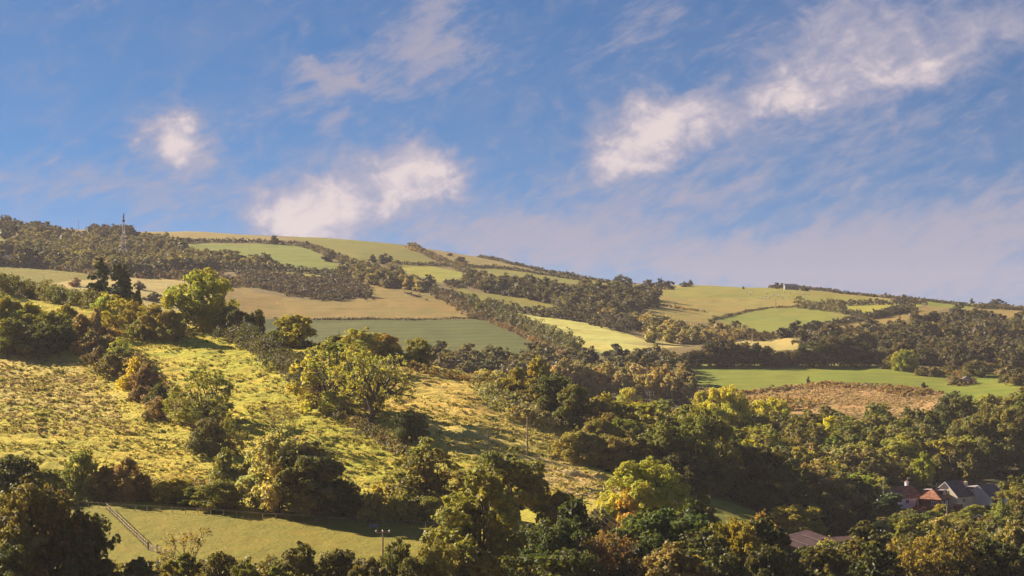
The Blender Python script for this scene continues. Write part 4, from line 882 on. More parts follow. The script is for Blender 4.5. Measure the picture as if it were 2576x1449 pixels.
print('WOOD', nwood, 'BASES', len(BASES))

# ================================================================== near hedges
HG = 'hedges on the near hillside'
hedge([(-60,742),(60,745),(150,765),(262,785)], 7, 7.5, (.055,.055,.020), 'thick dark clipped hedge along the hilltop at the left', group=HG, dens=1.5, uneven=.2)
hedge([(560,850),(620,862),(690,905),(740,950),(790,995)], 8, 5.0, (.032,.032,.018), 'dark shaded hedge running down the slope from the big golden tree', group=HG)
hedge([(790,998),(860,1052),(925,1088),(970,1110)], 5, 2.6, (.055,.046,.028), 'low brown bramble bank continuing the hedge under the open crowned tree', group=HG)
hedge([(728,862),(780,872),(836,884)], 2.4, 1.9, (.09,.07,.03), 'short clipped hedge on the ridge right of the round gold tinged thorn', group=HG)
hedge([(840,886),(950,908),(1010,915)], 4, 3.0, (.12,.11,.035), 'bushy olive hedge under the ridge clump', group=HG)
hedge([(945,912),(1020,922),(1096,942)], 3., 2.6, (.09,.07,.03), 'clipped brown topped hedge left of the field gate', group=HG)
hedge([(1122,948),(1210,968),(1292,1000)], 4, 3.0, (.095,.07,.035), 'dark brown hedge right of the field gate', group=HG)
hedge([(960,1112),(1010,1140),(1050,1170)], 4, 2.2, (.06,.05,.025), 'dark bramble bank below the compact thorn tree', group=HG)
hedge([(40,1250),(250,1262),(620,1290),(900,1308),(1112,1322)], 6, 4.2, (.06,.06,.024), 'long dark hedge behind the paddock fence', group=HG, dd=5)
hedge([(80,1208),(160,1214),(300,1232)], 3, 2.4, (.12,.09,.055), 'pinkish brown bramble hedge at the foot of the left slope', group=HG)
hedge([(385,1228),(480,1232),(600,1245)], 3, 2.2, (.12,.085,.05), 'brown bramble hedge at the foot of the slope left of the silver willow', group=HG)
patch([(1195,970),(1250,960),(1330,1000),(1420,1030),(1465,1068),(1470,1098),(1380,1085),(1290,1060),(1225,1020)], 3.2, (.105,.10,.06), 'silvery grey blackthorn thicket on the right shoulder of the slope', far=False, size=.36, space=3., cat='thicket', name='thicket')
patch([(1460,1010),(1540,1040),(1640,1060),(1640,1085),(1560,1090),(1480,1075)], 2.6, (.10,.085,.04), 'brown and cream bramble bank around the valley poles', far=False, size=.4, space=3.2, cat='thicket', name='thicket')

for pg, h_, c_, lab in [([(205,872),(262,862),(300,880),(345,905),(380,945),(330,955),(290,940),(245,920)], 3.4, (.075,.06,.032), 'tangled bramble and blackthorn bank at the top of the slope scrub chain'),
    ([(300,930),(375,945),(430,985),(445,1050),(395,1052),(350,1010)], 3.0, (.070,.05,.03), 'dark red brown bramble bank in the lower slope scrub chain'),
    ([(430,1035),(520,1050),(560,1080),(500,1085),(440,1068)], 2.6, (.09,.075,.038), 'dull brown scrub around the foot of the ash tree'),
    ([(185,815),(300,818),(300,850),(285,892),(190,892),(180,860)], 2.8, (.13,.09,.045), 'golden brown bracken and bramble bank at the head of the slope'),
    ([(-60,800),(60,800),(170,815),(190,870),(150,895),(-60,902)], 3.6, (.055,.052,.024), 'dark scrub beneath the willow clump at the left edge'),
    ([(330,822),(470,835),(460,858),(340,860)], 3.0, (.085,.07,.03), 'brown green scrub under the ridge thicket'),
    ([(575,838),(690,872),(700,905),(620,880)], 2.6, (.05,.045,.024), 'dark bramble bank below the hawthorns on the ridge'),
    ([(724,930),(800,960),(850,1030),(820,1040),(760,990)], 3.0, (.065,.055,.03), 'dark bramble and holly bank under the many limbed tree')]:
    patch(pg, h_, c_, lab, far=False, size=.3, space=2.6, cat='scrub', name='scrub', group='scrub banks on the near hillside')

# ================================================================== far hedges
def fh(line, w_, h_, c, lab, **k): return hedge(line, w_, h_, c, lab, far=True, group='hedgerows on the far hills', **k)
fh([(435,612),(520,608),(640,610),(745,617)], 5, 4, FD, 'straight dark hedge on top of the upper green field')
fh([(745,618),(780,624),(845,650),(890,668)], 8, 5, FB, 'hedge climbing diagonally right of the upper green field')
fh([(1030,620),(1075,642),(1110,660),(1150,674)], 7, 5, FB, 'diagonal hedge between the two skyline fields')
fh([(990,664),(1060,668),(1130,670),(1260,676),(1380,694),(1460,706)], 4, 3.5, FD, 'thin dark hedge across the skyline fields')
fh([(1150,676),(1185,694),(1200,704)], 8, 6, FB, 'bushy hedge stub above the mid hill wood')
fh([(1210,648),(1290,666),(1360,682),(1430,694),(1560,718)], 7, 3.2, FD, 'dark heather hedge along the skyline slope')
fh([(590,684),(700,680),(810,692),(870,702),(960,716),(1060,732),(1130,748),(1190,772)], 8, 5.5, FD, 'long dark hedge above the tan field')
fh([(1100,748),(1150,768),(1220,806),(1215,802),(1215,804)], 9, 5, FB, 'brownish hedge at the right corner of the tan field')
fh([(1190,775),(1260,800),(1330,842)], 9, 8, (.040,.040,.024), 'tree lined hedge between the dark green and pale yellow fields')
fh([(1340,846),(1400,868),(1455,886)], 9, 9, (.040,.040,.024), 'lower run of the tree lined hedge beside the pale yellow field')
fh([(1215,803),(1300,838),(1420,892)], 5, 2.5, (.07,.05,.038), 'low reddish hedge base along the dark green field')
fh([(690,803),(900,804),(1218,804)], 1.6, 1.3, FD, 'thin fence hedge between the tan and dark green fields', uneven=.6)
fh([(1225,775),(1300,786),(1400,800),(1480,812),(1560,836)], 9, 6.5, FD, 'dark hedge along the top of the pale yellow field')
fh([(1400,795),(1460,800),(1530,815),(1610,836)], 10, 8, FD, 'thick shrub belt right of the pale yellow field')
fh([(1800,802),(1870,786),(1935,775),(2010,771)], 1.8, 1.5, (.05,.04,.025), 'thin dark fence hedge curving over the right hill', uneven=.5)
fh([(2010,773),(2080,782),(2120,786)], 9, 8, (.045,.042,.026), 'tree belt at the left end of the right hill hedge')
fh([(2078,768),(2150,768),(2240,766),(2325,766)], 6, 4.2, FD, 'clipped dark hedge across the right hill')
fh([(2120,788),(2160,796),(2200,800),(2240,790),(2290,778)], 6, 4.5, FD, 'short bushy hedge below the small bright field on the right')
fh([(2000,836),(2080,822),(2160,808),(2215,798),(2300,782)], 6, 4.2, FD, 'diagonal hedge rising to the right over the right hill')
fh([(1940,724),(2100,736),(2254,752),(2330,758),(2450,772),(2480,775)], 6, 2.8, FD, 'dark skyline hedge descending to the right edge')
fh([(2460,776),(2520,778),(2600,780)], 8, 4, FB, 'low skyline scrub hedge at the far right edge')
fh([(0,668),(100,672),(220,688),(250,700)], 6, 4, (.05,.04,.028), 'dark hedge above the left hand rough pasture')
fh([(0,572),(100,578),(180,594),(330,606)], 7, 5, FD, 'dark hedge below the skyline at the top left')
fh([(860,856),(1000,868)], 2, 1, FD, 'faint hedge hidden behind the ridge')
fh([(1740,862),(1800,850),(1850,842),(1900,845)], 8, 4, FD, 'gorse hedge above the small straw field'); fh([(2040,852),(2100,868),(2160,878)], 9, 5, FD, 'gorse hedge right of the small straw field')
fh([(2300,935),(2400,945),(2480,942),(2576,945)], 5, 2.4, (.08,.06,.03), 'low brown hedge above the rock outcrop')
# mid row of trees above the long green field
g = np.random.default_rng(9)
px = 1700
i = 0
while px < 2232:
    k = ['wood_0', 'wood_1', 'wood_3', 'wood_2'][i % 4]; tp = 862 + 14 * math.sin(px / 43.) + g.uniform(-6, 8) + (10 if px < 1800 else 0)
    tree(k, px, 921, tp, 62, [(.036,.038,.018), (.045,.042,.022), (.038,.042,.018), (.055,.046,.024)][int(g.integers(0, 4))], 'tree in the tall shady row along the top of the long green field', group='tree row above the long green field', far=True)
    px += g.uniform(22, 32); i += 1
tree('maple', 2276, 933, 879, 66, (.13,.14,.03), 'round sunlit tree standing right of the tall shady row', far=True)
for px, b_, tp, wd, l in [(2240, 928, 893, 40, 'small dark tree beside the round sunlit tree'), (2458, 945, 905, 78, 'wide dark domed tree above the rock outcrop'), (2350, 946, 922, 42, 'low rounded bush left of the rock outcrop'), (2320, 944, 922, 40, 'low rounded bush nearest the round sunlit tree'), (2395, 934, 918, 60, 'flat dark bush behind the low rounded bushes'), (2537, 945, 918, 44, 'dark bush at the right end of the long green field'), (2562, 968, 925, 62, 'large dark tree closing the right end of the long green field'), (2528, 962, 940, 30, 'small dark bush left of the large tree closing the long green field')]:
    tree('wood_0' if wd > 60 else 'thicket_0', px, b_, tp, wd, (.07,.065,.03), l, far=True, group='trees near the rock outcrop')
# field trees on the far hills
for k, px, b_, tp, wd, c, l in [
 ('far_0', 692, 614, 592, 24, FD, 'single dark tree standing in the hedge of the upper green field'), ('far_1', 442, 612, 596, 18, FD, 'small tree at the left end of the upper field hedge'), ('far_2', 472, 612, 597, 16, FD, 'second small tree from the left on the upper field hedge'), ('far_1', 652, 608, 598, 14, FB, 'faint small tree on the skyline hedge left of the single dark tree'),
 ('far_3', 772, 624, 606, 20, FD, 'dark tree at the head of the diagonal hedge'), ('far_0', 828, 658, 630, 32, FD, 'dark tree halfway down the diagonal hedge'), ('far_3', 853, 654, 634, 16, FD, 'small pointed tree right of the diagonal hedge'), ('far_1', 966, 664, 637, 40, FD, 'large dark round tree below the skyline field'), ('far_3', 938, 660, 640, 20, FD, 'thin dark tree left of the large dark round tree'),
 ('far_2', 1160, 662, 645, 32, FB, 'tree pair standing alone in the skyline field'), ('far_4', 1132, 643, 636, 18, FD, 'tiny bush on the skyline near the middle'), ('far_4', 1560, 706, 690, 30, FD, 'tree on the skyline where the long slope ends'), ('far_1', 1578, 722, 696, 40, FD, 'round skyline tree above the mid hill wood'), ('far_0', 1630, 727, 703, 34, FD, 'round skyline tree left of the dark skyline clump'), ('far_1', 1660, 728, 700, 32, FD, 'tallest tree of the dark skyline clump'), ('far_2', 1682, 728, 706, 36, FD, 'right hand tree of the dark skyline clump'), ('far_4', 1722, 722, 708, 24, FD, 'low dark tree left of the spiky skyline tree'), ('far_3', 1736, 720, 704, 16, FD, 'spiky dark tree at the left end of the hilltop field'), ('far_3', 1870, 727, 720, 7, FD, 'tiny lone bush on the hilltop skyline'),
 ('far_0', 1954, 726, 710, 18, FD, 'round tree left of the hilltop farmhouse'), ('far_2', 1968, 726, 712, 14, FD, 'second round tree left of the hilltop farmhouse'), ('far_4', 2030, 732, 720, 14, FD, 'small bush right of the hilltop farmhouse'), ('far_4', 2018, 731, 723, 12, FD, 'low bush at the right wall of the hilltop farmhouse'),
 ('far_1', 2002, 846, 806, 56, FD, 'big dark spreading oak at the bottom of the right hill field'), ('far_0', 1975, 850, 824, 46, FD, 'lower dark tree left of the big spreading oak'), ('far_1', 2052, 832, 806, 46, FD, 'rounded dark tree right of the big spreading oak'), ('far_3', 1796, 828, 793, 32, (.075,.075,.04), 'pale feathery tree below the right hill'), ('far_0', 1845, 832, 806, 34, FB, 'small brown tree right of the feathery tree'),
 ('far_3', 1640, 862, 812, 38, (.12,.11,.05), 'tall sunlit tree at the tip of the pale yellow field'), ('far_3', 1685, 862, 824, 32, (.12,.11,.05), 'shorter sunlit tree right of the tip of the pale yellow field'), ('far_2', 1740, 862, 828, 32, FG, 'rounded tree right of the two sunlit field tip trees'),
 ('far_1', 1078, 722, 690, 44, FD, 'large dark tree at the right end of the tan field hedge'), ('far_0', 1430, 882, 855, 44, FG, 'dark round tree at the foot of the tree lined hedge'), ('far_0', 1210, 800, 762, 30, FG, 'round tree at the top of the tree lined hedge'), ('far_4', 1195, 768, 750, 40, FD, 'dark bush above the top of the pale yellow field'), ('far_1', 1470, 806, 778, 46, FD, 'dark tree on the hedge above the pale yellow field'), ('far_4', 1372, 900, 876, 34, FB, 'small tree below the corner of the dark green field'),
 ('far_3', 2033, 966, 947, 10, FD, 'slender sapling alone at the lower edge of the long green field'), ('far_4', 2324, 976, 961, 15, FD, 'small dark bush alone on the edge of the bracken bank'), ('far_0', 2500, 772, 752, 44, FD, 'wind leaning trees on the skyline at the far right'), ('far_4', 2530, 774, 760, 20, FD, 'small skyline bush right of the wind leaning trees'), ('far_4', 2445, 764, 750, 10, FD, 'tiny bush on the descending skyline hedge'), ('far_4', 2228, 740, 735, 6, FD, 'pair of tiny bushes on the skyline right of the farmhouse'), ('far_3', 2080, 732, 726, 6, FD, 'tiny bush on the skyline just right of the farmhouse'),
 ('far_0', 20, 600, 565, 54, FD, 'big dark tree at the left edge below the skyline wood'), ('far_2', 60, 668, 618, 60, FD, 'big dark tree with a light gap beneath it, left of the rough pasture hedge'), ('far_1', 95, 668, 622, 50, FD, 'dark tree right beside the one with the light gap'), ('far_3', 185, 668, 632, 40, (.10,.095,.05), 'paler grey green tree above the rough pasture'), ('far_1', 140, 668, 628, 50, FD, 'dark rounded tree between the dark pair and the paler tree'), ('far_4', 190, 720, 698, 34, (.12,.07,.04), 'reddish scrub mound in the straw field behind the ridge'), ('far_4', 350, 728, 706, 28, FB, 'dull scrub mound right of the conifers in the straw field'), ('far_4', 388, 758, 735, 50, FB, 'grey scrub mound between the conifers and the golden tree')]:
    tree(k, px, b_, tp, wd, c, l, far=True, group='trees and bushes on the far hills')

# ================================================================== far woods
AV = [[(95,564),(200,582),(240,590),(235,618),(140,612),(90,598)], [(245,588),(345,596),(345,618),(250,614)], [(-200,570),(40,568),(60,580),(40,625),(-200,632)], [(590,676),(700,678),(820,690),(830,728),(700,728),(600,712)], [(0,640),(45,640),(45,668),(0,668)]]
far_wood([[(-60,575),(0,572),(110,578),(190,596),(300,606),(440,612),(480,640),(600,660),(700,668),(600,676),(520,680),(420,686),(330,694),(240,690),(100,672),(-60,668)]], 'dusky brown wood covering the far hill around the lattice mast', (6, 12), 9.5, ((.066, .060, .038),), AV, seedk=1)
far_wood([[(-60,560),(40,566),(110,578),(190,592),(160,598),(60,578),(-60,576)], [(210,586),(250,584),(340,592),(330,602),(240,600)]], 'dark wood on the skyline at the top left', (7, 12), 11., ((.040, .034, .024),), seedk=2)
far_wood([[(480,640),(600,664),(720,680),(700,688),(560,672),(480,655)], [(900,692),(960,702),(1010,712),(1060,735),(980,722),(900,712)]], 'pale grey ash wood below the upper green field', (5, 9), 9., ((.125, .11, .070),), AV, seedk=3)
far_wood([[(850,672),(900,678),(960,690),(1010,705),(1050,722),(1060,735),(960,722),(900,706),(860,688)]], 'wooded hollow in the middle of the far hill', (7, 12), 11., ((.058, .052, .032),), seedk=4)
far_wood([[(1165,712),(1230,720),(1300,728),(1400,734),(1500,744),(1600,752),(1655,750),(1645,768),(1600,790),(1540,800),(1480,792),(1400,772),(1300,748),(1220,734)]], 'dark wood on the far hillside above the pale yellow field', (8, 14), 10., ((.044, .041, .030),), seedk=5)
far_wood([[(1480,798),(1560,800),(1640,808),(1720,832),(1800,845),(1860,852),(1740,868),(1640,850),(1560,820)]], 'light brown scrubby wood in the hollow of the far valley', (4, 9), 9., ((.13, .11, .065),), seedk=6)
far_wood([[(2000,874),(2060,870),(2130,852),(2220,838),(2320,822),(2400,806),(2480,808),(2640,830),(2640,935),(2560,935),(2480,925),(2400,928),(2300,920),(2240,905),(2180,890),(2080,878)]], 'dark brown wood filling the right hand hillside', (8, 14), 9.5, ((.046, .042, .030),), seedk=7)
far_wood([[(1080,920),(1200,914),(1330,914),(1420,914),(1560,915),(1700,916),(1735,970),(1620,985),(1500,990),(1400,985),(1250,975),(1120,960)]], 'dusky wood in the valley behind the near ridge', (7, 12), 10.5, ((.050, .046, .034),), seedk=8)
# pale bare stemmed wood edge, tree by tree
g = np.random.default_rng(21)
for i in range(30):
    px = 1400 + 345 * (i / 30.) + g.uniform(-8, 8); b_ = 1003 + g.uniform(-14, 10) + (6 if px > 1600 else 0)
    k = ['twiggy', 'ash_0', 'ash_1', 'twiggy', 'ash_2'][i % 5]
    tree(k, px, b_, b_ - g.uniform(68, 92), 44, [(.17,.135,.09), (.12,.105,.06), (.15,.13,.07)][i % 3], ('bare pale stemmed' if k == 'twiggy' else 'grey green slender') + ' tree at the front edge of the wood behind the thicket', group='pale wood edge in the valley', far=True)
tree('broad_b', 1725, 1010, 938, 70, (.05,.045,.028), 'dark dense tree at the right end of the pale wood edge', far=True, group='pale wood edge in the valley')

# ================================================================== gorse and bracken banks
patch([(600,690),(680,692),(780,702),(860,706),(925,722),(925,748),(860,755),(800,755),(700,738),(630,722)], 3.2, (.030,.024,.020), 'dark gorse bank spread over the tan field', space=6., cat='gorse bank', name='gorse_bank')
patch([(340,688),(420,690),(520,690),(600,706),(640,722),(560,722),(500,712),(420,702),(340,700)], 3.2, (.040,.031,.022), 'brown gorse bank behind the big golden tree', space=6., cat='gorse bank', name='gorse_bank')
patch([(1115,712),(1150,712),(1175,724),(1140,726)], 2.6, (.028,.022,.016), 'small dark gorse patch above the pale yellow field', space=5, cat='gorse bank', name='gorse_bank')
patch([(1180,712),(1240,714),(1290,728),(1330,744),(1280,746),(1220,736)], 3., (.028,.022,.016), 'dark gorse bank on the rise left of the hillside wood', space=5, cat='gorse bank', name='gorse_bank')
patch([(1880,856),(1910,846),(1945,846),(1955,854),(1910,860)], 4., (.034,.028,.018), 'gorse mound on the small straw field', space=4, cat='gorse bank', name='gorse_bank')
patch([(1700,840),(1800,835),(1880,838),(1860,856),(1760,866)], 4.5, (.085,.07,.04), 'tangled brown scrub above the small straw field', space=5, cat='gorse bank', name='gorse_bank')
patch([(1790,982),(1900,985),(1990,972),(2070,964),(2180,969),(2300,977),(2380,992),(2300,985),(2150,978),(2050,974),(1960,984),(1880,992)], 1.1, (.11,.078,.045), 'reddish bracken fringe along the lower edge of the long green field', space=3., cat='bracken', name='bracken')
patch([(2385,955),(2440,958),(2455,968),(2420,972),(2390,968)], 2.6, (.08,.055,.035), 'brown scrub around the rock outcrop', space=2.5, cat='scrub', name='scrub', size=.5)
for lab, pg in [('straggling heather strip on the skyline field', [(1020,622),(1060,628),(1082,636),(1060,636),(1025,628)]), ('low heather strip on the hilltop field', [(1660,768),(1700,772),(1780,786),(1700,776)]) ]:
    patch(pg, .9, (.10,.075,.04), lab, space=3.5, cat='heather', name='heather')

# ================================================================== rank grass on the slope, understory
def tufts(name, n, poly, hgt, wdt, colr, label, seed, dmin=395., far=False, thr=-.1, sc=(9., 5.)):
    g = np.random.default_rng(seed); xs = []
    W_ = np.array([((p[0] - CX) / F * (dd := (hitf if far else hitn)(p[0], p[1])), dd) for p in poly]); x0, y0 = W_.min(0); x1, y1 = W_.max(0)
    X_ = g.uniform(x0, x1, n * 3); Y_ = g.uniform(y0, y1, n * 3); m = pip([tuple(q) for q in W_], X_, Y_)
    m &= fbm(X_ / sc[0], Y_ / sc[1], seed, 3) > thr + g.uniform(-.25, .25, n * 3)
    X_ = X_[m][:n]; Y_ = Y_[m][:n]; k = 5; Z_ = gz(X_, Y_)
    idx = np.repeat(np.arange(len(X_)), k); s = g.uniform(.5, 1.35, len(X_))[idx]
    an = g.uniform(0, 6.28, len(idx)); rad = g.uniform(0, .5, len(idx)) * wdt * s
    Cx = X_[idx] + np.cos(an) * rad; Cy = Y_[idx] + np.sin(an) * rad; h = hgt * s * g.uniform(.6, 1.2, len(idx)); w_ = wdt * s * g.uniform(.3, .6, len(idx)); a2 = g.uniform(0, 3.14, len(idx))
    lx = np.cos(an) * h * .45 + g.normal(size=len(idx)) * .12; ly = np.sin(an) * h * .45 + g.normal(size=len(idx)) * .12
    dx = np.cos(a2) * w_ * .5; dy = np.sin(a2) * w_ * .5; Cz = Z_[idx] - .08
    V = np.stack([np.stack([Cx - dx, Cy - dy, Cz], 1), np.stack([Cx + dx, Cy + dy, Cz], 1), np.stack([Cx + dx * .7 + lx, Cy + dy * .7 + ly, Cz + h], 1), np.stack([Cx - dx * .7 + lx, Cy - dy * .7 + ly, Cz + h * .85], 1)], 1).reshape(-1, 3)
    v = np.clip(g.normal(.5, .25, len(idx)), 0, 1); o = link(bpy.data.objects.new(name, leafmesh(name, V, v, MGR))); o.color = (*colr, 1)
    tag(o, label, 'grass', kind='stuff'); return o
SL = [(-60,830),(200,860),(300,845),(430,822),(640,860),(820,880),(1000,912),(1200,955),(1340,1010),(1500,1170),(1560,1250),(1400,1290),(1100,1260),(700,1235),(300,1220),(-60,1200)]
tufts('grass_tussocks', 7000, SL, .50, 1.15, (.27, .24, .05), 'dark rank grass tussocks scattered over the near slope', 3, thr=.1)
tufts('dry_grass', 9000, SL, .45, 1.0, (.48, .40, .11), 'pale straw tufts of dry grass on the near slope', 4, thr=-.05, sc=(14., 6.))
tufts('bracken_litter', 1400, [(-60,880),(150,885),(260,960),(330,1090),(60,1100),(-60,1060)], .45, 1.3, (.36, .26, .12), 'brown dead bracken litter on the left of the slope', 5, thr=-.2)
tufts('dead_bracken', 4000, [(1740,972),(1850,985),(2070,966),(2300,978),(2420,1005),(2400,1060),(1800,1060)], .55, 1.6, (.44, .32, .14), 'orange brown dead bracken covering the bank below the long green field', 6, far=True, thr=-.12, sc=(22., 14.))
0 and tufts('meadow_grass', 5000, [(150,1275),(1130,1325),(1160,1460),(150,1460)], .16, .7, (.20, .17, .035), 'short grazed tufts in the paddock', 8, thr=0., sc=(6., 4.))
patch([(250,1450),(700,1440),(1150,1455),(1150,1530),(250,1530)], 3.0, (.06, .055, .024), 'low tangled undergrowth along the bottom of the paddock', far=False, size=.34, space=3.2, cat='undergrowth', name='undergrowth', kind='stuff')

patch([(1850,1010),(1950,1000),(2050,1012),(2040,1030),(1900,1035)], 1.6, (.12,.09,.055), 'brown thorn scrub low on the bracken bank', space=4., cat='scrub', name='scrub', size=.5)
patch([(2200,985),(2280,982),(2330,990),(2290,1000)], 1.4, (.10,.075,.045), 'dark scrub patch in the upper bracken bank', space=3.5, cat='scrub', name='scrub', size=.5)
# ================================================================== built things
MW = simple('weathered_wood', (.34, .25, .17), .85, .25, 2.); MWD = simple('dark_post_wood', (.13, .09, .06), .9, .25, 2.)
MPOLE = simple('creosoted_pole', (.34, .22, .15), .8, .25, .8); MGAL = simple('galvanised_steel', (.50, .42, .40), .5, .12, 1.); MANT = simple('dark_antenna', (.05, .045, .05), .6)
MCER = simple('pale_insulator', (.75, .68, .62), .3, .08); MWIRE = simple('cable', (.30, .27, .25), .5)
MCREAM = simple('cream_render', (.85, .68, .46), .85, .06, .6); MWHITE = simple('white_render', (.74, .74, .78), .85, .06, .6); MGREY = simple('pale_grey_render', (.74, .66, .60), .85, .08, .5)
MTILE = simple('brown_roof_tiles', (.32, .135, .085), .8, .3, 1.2, stripes=('Z', 3.2, .45)); MRED = simple('red_and_lit_roof_tiles', (.50, .21, .11), .8, .22, 1.2, stripes=('Z', 3.2, .35)); MSLATE = simple('slate_roof', (.17, .10, .085), .6, .2, .8, stripes=('Z', 3.5, .35))
MBRICK = simple('red_brick', (.22, .085, .055), .85, .2, 3., stripes=('Z', 4.5, .25)); MUPVC = simple('white_frame', (.80, .80, .80), .4, .03); MGLASS = simple('window_glass', (.06, .07, .09), .12, .3, .7); MFELT = simple('flat_felt_roof', (.34, .29, .29), .8, .1)
MCORR = simple('corrugated_roof', (.17, .085, .07), .7, .15, .4, stripes=('X', 2.2, .35)); MCORR2 = simple('rusty_corrugated_roof', (.40, .22, .17), .7, .2, .4, stripes=('X', 2.2, .3)); MLIT = simple('fibreglass_strip', (.30, .20, .15), .5, .1)
MROCK = simple('grey_rock', (.27, .20, .165), .9, .3, .6, bump=.8); MTERRA = simple('terracotta', (.55, .24, .14), .8, .15, 2.); MDBR = simple('dark_brick', (.16, .07, .05), .9, .2, 2.)
MCOWD = simple('dark_hide', (.035, .022, .018), .8); MCOWB = simple('red_brown_hide', (.16, .07, .035), .8); MCOWW = simple('cream_hide', (.62, .50, .40), .8); MSHEEP = simple('fleece', (.78, .70, .56), .95, .08, 5.)

def at(px, d, py=None):
    x, y, z = P(px, d)
    return (x, y, z) if py is None else (x, y, CAMZ + (HY - py) * d / F)
# ---- fences
def fence(line, sp, ph, rails, label, name, mat_p, mat_r, rail_r=.045, group=None, flat=.12):
    """line of ground points -> posts and rails standing on the turf"""
    pts = []
    for px, py in line:
        d = hitn(px, py); pts.append(((px - CX) / F * d, d))
    pts = np.array(pts); s = np.concatenate([[0], np.cumsum(np.linalg.norm(np.diff(pts, axis=0), axis=1))]); n = max(2, int(round(s[-1] / sp)) + 1)
    u = np.linspace(0, s[-1], n); x = np.interp(u, s, pts[:, 0]); y = np.interp(u, s, pts[:, 1]); z = gz(x, y)
    o = empty(name, (x[0], y[0], z[0])); tag(o, label, 'fence', group)
    j = np.random.default_rng(n).normal(size=n) * .04
    for i in range(n):
        q = MB().tube([(x[i] - x[0], y[i] - y[0], z[i] - z[0] - .3), (x[i] - x[0] + j[i], y[i] - y[0], z[i] - z[0] + ph)], [.085, .075], 5); q.build('post', mat_p, o)
    for k, rz in enumerate(rails):
        mb = MB()
        for i in range(n - 1):
            a = np.array((x[i] - x[0], y[i] - y[0], z[i] - z[0] + rz)); b = np.array((x[i+1] - x[0], y[i+1] - y[0], z[i+1] - z[0] + rz))
            t_ = unit(b - a); nrm = np.array((t_[1], -t_[0], 0)) * .03; up = np.array((0, 0, flat / 2))
            mb.add([a - nrm - up, b - nrm - up, b + nrm - up, a + nrm - up, a - nrm + up, b - nrm + up, b + nrm + up, a + nrm + up], [(0,1,2,3),(4,5,6,7),(0,1,5,4),(1,2,6,5),(2,3,7,6),(3,0,4,7)])
        mb.build('rail', mat_r, o)
    return o
fence([(196, 1277), (268, 1281), (420, 1290), (644, 1305), (860, 1319), (1140, 1332)], 2.75, 1.25, [1.2], 'long thin post and rail fence along the hedge at the top of the paddock', 'paddock_fence', MW, MW, flat=.12)
fence([(268, 1282), (288, 1301), (311, 1323), (338, 1349), (371, 1381)], 1.75, 1.35, [1.2, .65], 'timber post and rail fence running diagonally down the paddock to the gate', 'post_and_rail_fence', MWD, MW, flat=.10)
fence([(397, 1392), (412, 1398), (436, 1407)], 1.75, 1.35, [1.2, .65], 'short end of the diagonal paddock fence below the gate', 'post_and_rail_fence', MWD, MW, flat=.10)
def gate(pxa, pya, pxb, pyb, label, h=1.15):
    da, db = hitn(pxa, pya), hitn(pxb, pyb); a = np.array(P(pxa, da)); b = np.array(P(pxb, db)) - a
    o = empty('field_gate', a); tag(o, label, 'gate')
    for p in ((0, 0, 0), b): MB().tube([np.array(p) + (0, 0, -.3), np.array(p) + (0, 0, h + .35)], .12, 6).build('gate_post', MWD, o)
    for k in range(5):
        z = .18 + k * (h - .18) / 4; MB().tube([b * .05 + (0, 0, z), b * .95 + (0, 0, z)], .045, 4).build('bar', MW, o)
    MB().tube([b * .06 + (0, 0, .15), b * .94 + (0, 0, h)], .04, 4).build('brace', MW, o)
gate(373, 1384, 395, 1391, 'five barred timber gate in the diagonal paddock fence')
gate(1099, 944, 1118, 948, 'small grey field gate in the ridge hedge')
# ---- water trough on legs by the fence
d = hitn(940, 1330); x, y, z = P(940, d); o = empty('water_trough', (x, y, z), R(8)); tag(o, 'grey blue water trough on short legs beside the paddock fence', 'trough')
mb = MB().box(-.9, .9, -.3, .3, .35, .43).box(-.9, .9, -.3, -.24, .432, .85).box(-.9, .9, .24, .3, .432, .85).box(-.9, -.84, -.238, .238, .432, .85).box(.84, .9, -.238, .238, .432, .85); mb.build('basin', simple('trough_metal', (.20, .21, .26), .5), o)
for sx_ in (-.75, .75): MB().box(sx_ - .05, sx_ + .05, -.25, .25, -.1, .348).build('leg', MGAL, o)
# ---- fallen boughs on the slope
d = hitn(775, 1010); x, y, z = P(775, d); o = empty('fallen_branch', (x, y, z)); tag(o, 'pale fallen bough lying on the grass left of the many limbed tree', 'branch')
g = np.random.default_rng(3); MB().tube([(0, 0, .4), (1.2, -1.5, .5), (2.4, -3.5, .35), (3.4, -5.6, .25)], [.18, .15, .1, .04], 6).build('bough', MBP, o)
for a, b in (((1.2, -1.5, .5), (2.6, -1.2, 1.1)), ((2.4, -3.5, .35), (1.5, -4.6, .7)), ((.6, -.7, .45), (-.5, -1.8, .9))): MB().tube(curve(a, b, g, 4, .1), [.08, .06, .04, .02], 4).build('twig', MBP, o)

